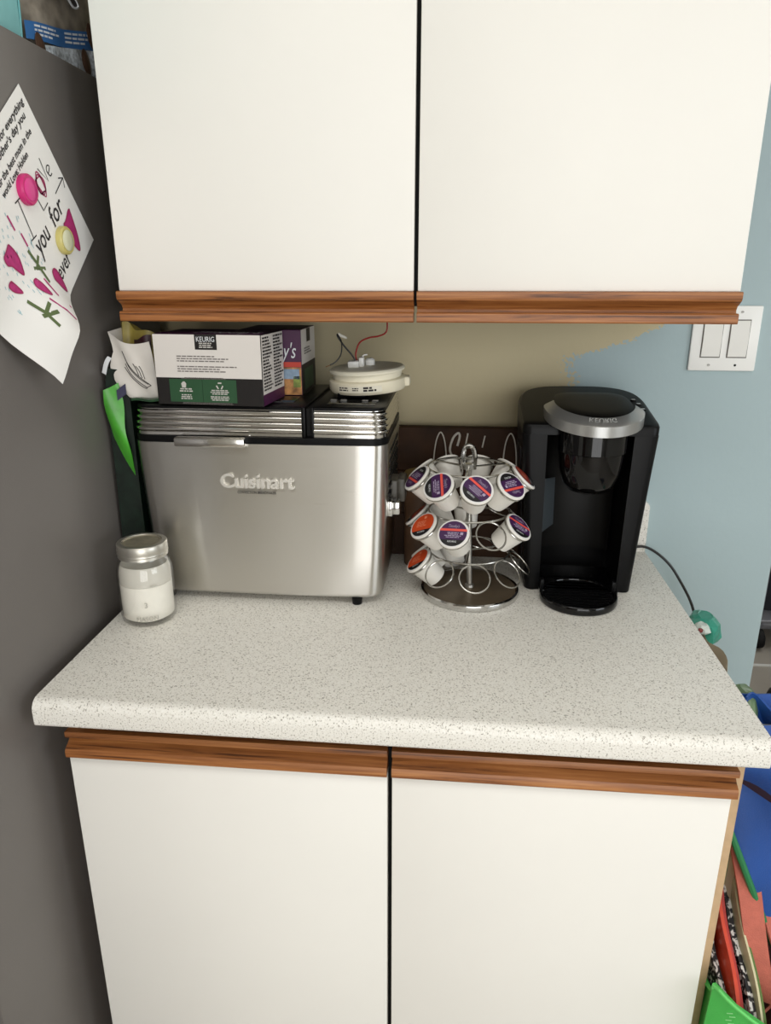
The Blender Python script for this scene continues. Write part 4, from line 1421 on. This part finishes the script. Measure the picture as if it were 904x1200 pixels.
# drip tray
TY = -0.262
tray = [(0.058, H), (0.0615, H + 0.001), (0.0630, H + 0.004), (0.0630, H + 0.0125), (0.0618, H + 0.014), (0.058, H + 0.0135), (0.057, H + 0.010)]
tr = part(t, 'drip_tray', lathe(tray, KX - 0.004, TY, 48), GLOSSB, ang=40)
part(tr, 'grate', join(*[box(KX - 0.004 - math.sqrt(0.055 ** 2 - (0.011 * k) ** 2), KX - 0.004 + math.sqrt(0.055 ** 2 - (0.011 * k) ** 2), TY + 0.011 * k - 0.003, TY + 0.011 * k + 0.003, H + 0.0095, H + 0.0120) for k in range(-4, 5)]), BLACK)
part(t, 'tray_base', box(KX - 0.0630, KX + 0.0630, -0.250, -0.135, H + 0.0005, H + 0.012, 0.002), GLOSSB)
for s in (-1, 1):
    part(t, 'tray_clip', box(KX - 0.004 + s * 0.0585 - 0.003, KX - 0.004 + s * 0.0585 + 0.003, -0.252, -0.238, H + 0.012, H + 0.030, 0.001), BLACK)
part(t, 'water_tank', loft([[(x, y, z) for x, y in ((KX - 0.0870 - 0.018 * k, -0.19), (KX - 0.0905 - 0.018 * k, -0.19), (KX - 0.0905 - 0.018 * k, -0.12), (KX - 0.0870 - 0.018 * k, -0.12))] for z, k in ((H + 0.05, 0.2), (H + 0.24, 0.88))]), BLACK)
part(t, 'reflection_strip', sheet(lambda u, v: (0.6475 + 0.020 * u - 0.002 * v, -0.150 + 0.012 * u, 0.993 + 0.098 * v + 0.012 * u * (1 - v)), 3, 3, 0.001), mat('reflection_grey', (58, 64, 68), 0.3), flat=True)  # grey strip standing in for a reflection on the recess back panel

# power cord of the coffee maker
solo('power_cord', tube(spline([(0.785, -0.075, 0.920), (0.815, -0.050, 0.922), (0.845, -0.032, 0.927), (0.866, -0.030, 0.926), (0.890, -0.034, 0.913), (0.912, -0.036, 0.893), (0.930, -0.040, 0.868), (0.950, -0.060, 0.832), (0.958, -0.085, 0.800), (0.966, -0.10, 0.76), (0.97, -0.06, 0.55), (0.975, -0.03, 0.42)], 8), 0.0026, 8), WB,
     'black power cord running from coffee maker over the counter end', 'cord', (0.90, -0.04, 0.9))

# ------------------------------------------------------------------ bags and clutter beside the cabinet
KRAFT = mat('kraft_paper', (176, 160, 136), 0.75, var=0.1, vscale=22)
t = thing('paper_grocery_bag', 'tan paper grocery bag standing against counter end behind blue tote', 'bag', (0.90, -0.24, 0.0))
part(t, 'bag_body', loft([[(0.868, -0.42, 0.0), (0.93, -0.42, 0.0), (0.93, -0.10, 0.0), (0.868, -0.10, 0.0)],
                          [(0.867, -0.425, 0.45), (0.932, -0.425, 0.45), (0.932, -0.095, 0.45), (0.867, -0.095, 0.45)],
                          [(0.872, -0.425, 0.790), (0.925, -0.42, 0.79), (0.925, -0.10, 0.78), (0.872, -0.10, 0.78)]], cap1=True), KRAFT)
part(t, 'top_fold', sheet(lambda u, v: (0.874 + 0.020 * u + 0.002 * math.sin(9 * v), -0.430 + 0.13 * v, 0.785 + 0.120 * (1 - abs(2 * u - 1)) + 0.004 * math.sin(7 * v) - 0.012 * v), 6, 10, 0.002), KRAFT, ang=60)


def crumple(c, rx, ry, rz, seed, n=16, m=9, amp=0.22):
    r = random.Random(seed)
    rings = []
    for j in range(1, m):
        b_ = PI * j / m
        rings.append([(c[0] + rx * math.sin(b_) * math.cos(2 * PI * i / n) * (1 + amp * r.uniform(-1, 1)), c[1] + ry * math.sin(b_) * math.sin(2 * PI * i / n) * (1 + amp * r.uniform(-1, 1)),
                       c[2] - rz * math.cos(b_) * (1 + amp * 0.5 * r.uniform(-1, 1))) for i in range(n)])
    return loft(rings)


TEAL = mat('teal_plastic', (58, 150, 128), 0.3, var=0.2, vscale=40)
t = thing('teal_wrapper', 'crumpled teal plastic wrapper poking up beside the counter end', 'wrapper', (0.905, -0.275, 0.80))
part(t, 'film', crumple((0.899, -0.285, 0.884), 0.024, 0.040, 0.026, 5, 12, 7, 0.16), TEAL, flat=True)
part(t, 'tail', crumple((0.893, -0.275, 0.825), 0.012, 0.03, 0.046, 6, 10, 7, 0.14), TEAL, flat=True)
part(t, 'white_panel', crumple((0.8860, -0.312, 0.897), 0.012, 0.018, 0.009, 8, 8, 6, 0.2), mat('wrapper_white', (206, 214, 206), 0.35), flat=True)
part(t, 'red_mark', crumple((0.8775, -0.330, 0.902), 0.004, 0.005, 0.004, 9, 6, 5, 0.2), mat('wrapper_red', (120, 44, 40), 0.4), flat=True)
t = thing('green_pouch', 'dull green plastic pouch peeking over the counter end', 'pouch', (0.905, -0.44, 0.72))
part(t, 'film', crumple((0.8945, -0.475, 0.850), 0.018, 0.036, 0.044, 12, 14, 8, 0.12), mat('green_pouch_film', (104, 128, 92), 0.35, var=0.2, vscale=40), ang=50)
part(t, 'pouch_bottom', loft([circle(0.90, -0.455, z, r, 14, r * 1.6) for z, r in ((0.42, 0.02), (0.60, 0.024), (0.80, 0.020))]), mat('green_pouch_film', (0, 0, 0)), ang=50)

BLUEF = mat('blue_tote_fabric', (30, 74, 146), 0.42, var=0.1, vscale=12, bump=0.25, bscale=500)
t = thing('blue_tote_bag', 'big blue woven plastic tote bag slumped beside the cabinet', 'bag', (1.0, -0.5, 0.0))


def bluef(u, v):
    """front panel: u to the right, v up; the lower hem slants down to the right"""
    x = 0.866 + 0.16 * u
    zl = max(0.50, 0.742 - 0.391 * u + 0.035 * u * u)
    zt = 0.895 - 0.02 * u
    z = zl + (zt - zl) * v
    y = -0.505 - 0.012 * math.sin(4 * u + 2 * v) - 0.03 * u * (1 - v) + 0.018 * v
    return (x, y, z)


fp = part(t, 'front_panel', sheet(bluef, 18, 14, 0.0025), BLUEF, ang=70)
part(fp, 'green_hem', tube([Vector(bluef(i / 20, 0)) + Vector((0, -0.001, 0)) for i in range(21)], 0.0048, 8), mat('green_binding', (40, 122, 74), 0.5))
part(t, 'top_fold', sheet(lambda u, v: (0.872 + 0.15 * u, -0.535 - 0.022 * math.sin(PI * v) - 0.01 * u, 0.792 - 0.18 * u * (1 - v) * 0.55 + 0.072 * v + 0.010 * math.sin(6 * u)), 14, 8, 0.0025), BLUEF, ang=70)
part(t, 'crease_shade', sheet(lambda u, v: (0.872 + 0.15 * u, -0.5265 - 0.012 * v, 0.786 - 0.102 * u + 0.018 * v), 8, 3, 0.002), mat('crease_shade_maroon', (44, 20, 40), 0.7))  # maroon sheet standing in for the shaded crease under the top fold
part(t, 'back_panel', sheet(lambda u, v: (0.872 + 0.15 * u, -0.440 + 0.012 * math.sin(7 * u), 0.52 + 0.33 * v), 10, 10, 0.0025), BLUEF, ang=70)
part(t, 'bottom', sheet(lambda u, v: (0.872 + 0.15 * u, -0.44 - 0.06 * v, 0.52 + 0.001 * v), 4, 4, 0.0025), BLUEF)
part(t, 'peak', sheet(lambda u, v: (0.8835 + 0.060 * u, -0.487 - 0.02 * v + 0.012 * math.sin(6 * u), 0.845 + (0.040 + 0.012 * math.sin(5 * u + 1)) * v), 10, 5, 0.0025), BLUEF, ang=70)
part(t, 'grey_lining', sheet(lambda u, v: (0.872 + 0.10 * u, -0.548 + 0.045 * v, 0.842 + 0.010 * v), 6, 3, 0.002), mat('grey_lining', (122, 126, 136), 0.6))

CORAL = mat('coral_webbing', (190, 102, 84), 0.75, var=0.08, vscale=90, bump=0.4, bscale=600)
t = thing('coral_strap_bag', 'bag with broad coral webbing straps under the blue tote', 'bag', (0.95, -0.53, 0.0))
s1 = spline([(0.914, -0.478, 0.690), (0.918, -0.497, 0.645), (0.924, -0.528, 0.595), (0.929, -0.555, 0.545), (0.938, -0.575, 0.495), (0.952, -0.585, 0.455)], 6)
s2 = spline([(0.940, -0.478, 0.640), (0.953, -0.505, 0.585), (0.966, -0.535, 0.535), (0.978, -0.555, 0.495), (0.974, -0.566, 0.455), (0.957, -0.573, 0.435)], 6)
part(t, 'strap', ribbon(s1, [(0.019 - 0.007 * i / len(s1), 0.006 - 0.012 * i / len(s1), 0) for i in range(len(s1))], 0.003), CORAL, ang=60)
part(t, 'strap', ribbon(s2, [(0.014 - 0.003 * i / len(s2), 0.006 + 0.006 * i / len(s2), 0) for i in range(len(s2))], 0.003), CORAL, ang=60)
part(t, 'bag_body', loft([[(0.925, -0.53, 0.05), (1.07, -0.53, 0.05), (1.07, -0.46, 0.05), (0.925, -0.46, 0.05)], [(0.920, -0.535, 0.40), (1.07, -0.535, 0.40), (1.07, -0.46, 0.40), (0.920, -0.46, 0.40)],
                          [(0.93, -0.515, 0.53), (1.07, -0.515, 0.50), (1.07, -0.465, 0.50), (0.93, -0.465, 0.53)]]), mat('maroon_print', (92, 44, 44), 0.6, var=0.6, vscale=30))

ORF = mat('orange_red_film', (208, 70, 44), 0.25, var=0.15, vscale=20, bump=0.3, bscale=60)


def leaf(x0, y0, z0, y1, z1, bow, thick, h=0.30, wav=0.002):
    """a folded bag standing on edge: top edge runs from (y0,z0) to (y1,z1)"""
    def f(u, v):
        y = y0 + (y1 - y0) * u
        z = z0 + (z1 - z0) * u - h * (1 - v)
        return (x0 + bow * u + wav * math.sin(9 * u + 7 * v), y, z)
    return sheet(f, 12, 6, thick)


def folded(name, label, m, *a, m2=None, second=None):
    b0 = (a[0], (a[1] + a[3]) / 2, a[2] - 0.3)
    t = thing(name, label, 'bag', b0, 'folded shopping bags in the green tote')
    part(t, 'fold', leaf(*a), m, ang=60)
    q = list(a)
    q[0] += 0.006
    q[2] -= 0.008
    q[4] -= 0.010
    part(t, 'fold', leaf(*q), m2 or m, ang=60)
    return t


BW = bpy.data.materials.new('black_white_print')
BW.use_nodes = True
_nt = BW.node_tree
_b = _nt.nodes['Principled BSDF']
_b.inputs['Roughness'].default_value = 0.4
_tc = _nt.nodes.new('ShaderNodeTexCoord')
_v = _nt.nodes.new('ShaderNodeTexNoise')
_v.inputs['Scale'].default_value = 75
_v.inputs['Distortion'].default_value = 1.5
_nt.links.new(_tc.outputs['Object'], _v.inputs['Vector'])
_r = ramp(_nt, [(0.50, (22, 20, 24)), (0.57, (224, 220, 214))])
_r.color_ramp.interpolation = 'LINEAR'
_nt.links.new(_v.outputs['Fac'], _r.inputs['Fac'])
_nt.links.new(_r.outputs['Color'], _b.inputs['Base Color'])
MATS['black_white_print'] = BW

folded('folded_bag', 'black and white patterned folded bag nearest the cabinet side', BW, 0.873, -0.49, 0.560, -0.628, 0.468, 0.004, 0.004)
folded('folded_bag', 'orange-red folded shopping bag between two black patterned bags', ORF, 0.886, -0.47, 0.625, -0.630, 0.480, 0.006, 0.005, m2=mat('red_film', (168, 44, 36), 0.3))
folded('folded_bag', 'black and white patterned folded bag right of the orange-red one', BW, 0.903, -0.47, 0.580, -0.632, 0.478, 0.006, 0.004)
folded('folded_bag', 'cream folded bag with olive green inside beside coral straps', mat('cream_film', (206, 198, 158), 0.45), 0.9105, -0.46, 0.625, -0.634, 0.478, 0.010, 0.003, m2=mat('olive_film', (86, 112, 44), 0.45))
t = solo('cardboard_piece', leaf(0.880, -0.44, 0.715, -0.50, 0.700, 0.035, 0.006, 0.45, 0.0), mat('beige_card', (196, 176, 146), 0.7), 'beige cardboard strip standing behind the folded bags', 'cardboard', (0.89, -0.47, 0.25))

GRT = mat('green_tote_fabric', (74, 186, 82), 0.5, var=0.08, vscale=20, bump=0.3, bscale=700)
t = thing('green_tote_bag', 'bright green fabric tote bag holding folded bags beside the cabinet', 'bag', (0.96, -0.54, 0.0))
foot = [(0.868, -0.42), (0.8675, -0.590), (0.853, -0.618), (0.874, -0.640), (0.93, -0.652), (1.0, -0.655), (1.09, -0.65), (1.09, -0.42)]
topz = [0.440, 0.478, 0.522, 0.512, 0.482, 0.472, 0.46, 0.44]
cen = Vector((0.97, -0.53, 0))
outer_r, inner_r = [], []
for k in range(9):
    v = k / 8
    outer_r.append([(x + 0.004 * math.sin(5 * v + i), y, 0.003 + (tz - 0.003) * v) for i, ((x, y), tz) in enumerate(zip(foot, topz))])
inner = []
for k in range(9):
    v = 1 - k / 8
    inner.append([(x + 0.004 * math.sin(5 * v + i) + (cen.x - x) * 0.028, y + (cen.y - y) * 0.028, 0.008 + (tz - 0.008) * v) for i, ((x, y), tz) in enumerate(zip(foot, topz))])
part(t, 'bag_body', loft(outer_r + inner), GRT, ang=50)
rim = [Vector((x, y - (0.002 if y < -0.6 else 0), tz - 0.0)) for (x, y), tz in zip(foot, topz)]
part(t, 'rim_hem', tube(spline([p + Vector((0.004 * math.sin(5 + i), 0, 0)) for i, p in enumerate(rim)], 3, True), 0.0028, 6, True), mat('green_hem', (98, 204, 100), 0.5))
st_ = []
for k in range(4):
    p = Vector((0.868 + 0.004 * (k % 2), -0.6395 - 0.002, 0.500 - 0.006 * k))
    st_.append(tube([p, p + Vector((0.006, -0.003, 0.004))], 0.0006, 5))
part(t, 'stitching', join(*st_), mat('stitch', (150, 224, 150), 0.6))

# ------------------------------------------------------------------ things in the next room, seen past the wall end
GREYM = mat('grey_metal', (132, 132, 136), 0.4, 0.6)
t = thing('wheeled_rack', 'grey metal rack leg with black castor in the next room', 'rack', (1.95, 1.42, 0.0))
part(t, 'frame', join(box(1.72, 2.3, 1.38, 1.42, 0.07, 0.10, 0.004), box(1.72, 1.75, 1.37, 1.80, 0.07, 0.10, 0.004), box(2.27, 2.3, 1.37, 1.8, 0.07, 0.10, 0.004)), GREYM)
for x in (1.735, 2.285):
    part(t, 'upright', box(x - 0.014, x + 0.014, 1.385, 1.413, 0.09, 0.95, 0.003), GREYM)
    part(t, 'castor', xf(lathe([(0.02, -0.012), (0.038, -0.012), (0.040, -0.006), (0.040, 0.006), (0.038, 0.012), (0.02, 0.012)], n=22), frame((x, 1.36, 0.04), (0, 1, 0), (0, 0, 1))), MATTEB)
part(t, 'shelf', box(1.70, 2.32, 1.36, 1.82, 0.105, 0.12, 0.003), GREYM)


def heap(cx, cy, z, rx, ry, h, seed):
    r = random.Random(seed)
    ph = [r.uniform(0, 6) for _ in range(4)]
    rings = []
    for j in range(8):
        v = j / 7
        k = math.cos(v * PI / 2) ** 0.6
        rings.append([(cx + rx * k * math.cos(2 * PI * i / 22) * (1 + 0.10 * math.sin(5 * i * 0.57 + ph[0] + 4 * v)), cy + ry * k * math.sin(2 * PI * i / 22) * (1 + 0.1 * math.sin(7 * i * 0.4 + ph[1])),
                       z + h * v + 0.02 * math.sin(3 * v * 3 + i + ph[2]) * (v if v < 0.9 else 0)) for i in range(22)] if v < 0.999 else [(cx + 0.01 * math.cos(2 * PI * i / 22), cy + 0.01 * math.sin(2 * PI * i / 22), z + h) for i in range(22)])
    return loft(rings)


solo('dark_jacket', heap(1.99, 1.58, 0.121, 0.28, 0.19, 0.36, 3), mat('dark_cloth', (30, 32, 40), 0.85, var=0.3, vscale=12), 'dark crumpled jacket piled on the rack in the next room', 'clothing', (1.99, 1.58, 0.121), ang=60)
solo('blue_jeans', heap(1.925, 1.24, 0.0, 0.13, 0.09, 0.15, 7), mat('pale_denim', (126, 148, 176), 0.85, var=0.15, vscale=14), 'pale blue cloth heaped in front of the rack in next room', 'clothing', (1.92, 1.24, 0.0), ang=60)
t = thing('shoe', 'black shoe on the floor just past the wall end', 'shoe', (1.68, 0.93, 0.0))
part(t, 'upper', loft([[(1.60 + 0.20 * u, 0.93 + s * hw, zz_) for (u, hw, zz_, s) in ((a, 0.0, b_, 0), )] for a, b_ in ((0, 0), )]) if False else
     loft([[(1.605 + 0.22 * u + 0.0, 0.93 + w_ * math.cos(2 * PI * i / 14), 0.018 + h_ * (0.5 + 0.5 * math.sin(2 * PI * i / 14))) for i in range(14)] for u, w_, h_ in ((0, 0.015, 0.03), (0.06, 0.032, 0.045), (0.25, 0.042, 0.055), (0.5, 0.040, 0.085), (0.75, 0.036, 0.095), (0.95, 0.033, 0.085), (1.0, 0.02, 0.06))]), mat('shoe_black', (26, 25, 26), 0.5), ang=60)
part(t, 'sole', loft([circle(1.715, 0.93, z, 0.118, 28, 0.044) for z in (0.0, 0.02)]), mat('shoe_sole', (210, 208, 204), 0.6))
struct('trim_1', box(1.60, 3.0, 1.20, 1.215, 0.0, 0.004), TRIMW)
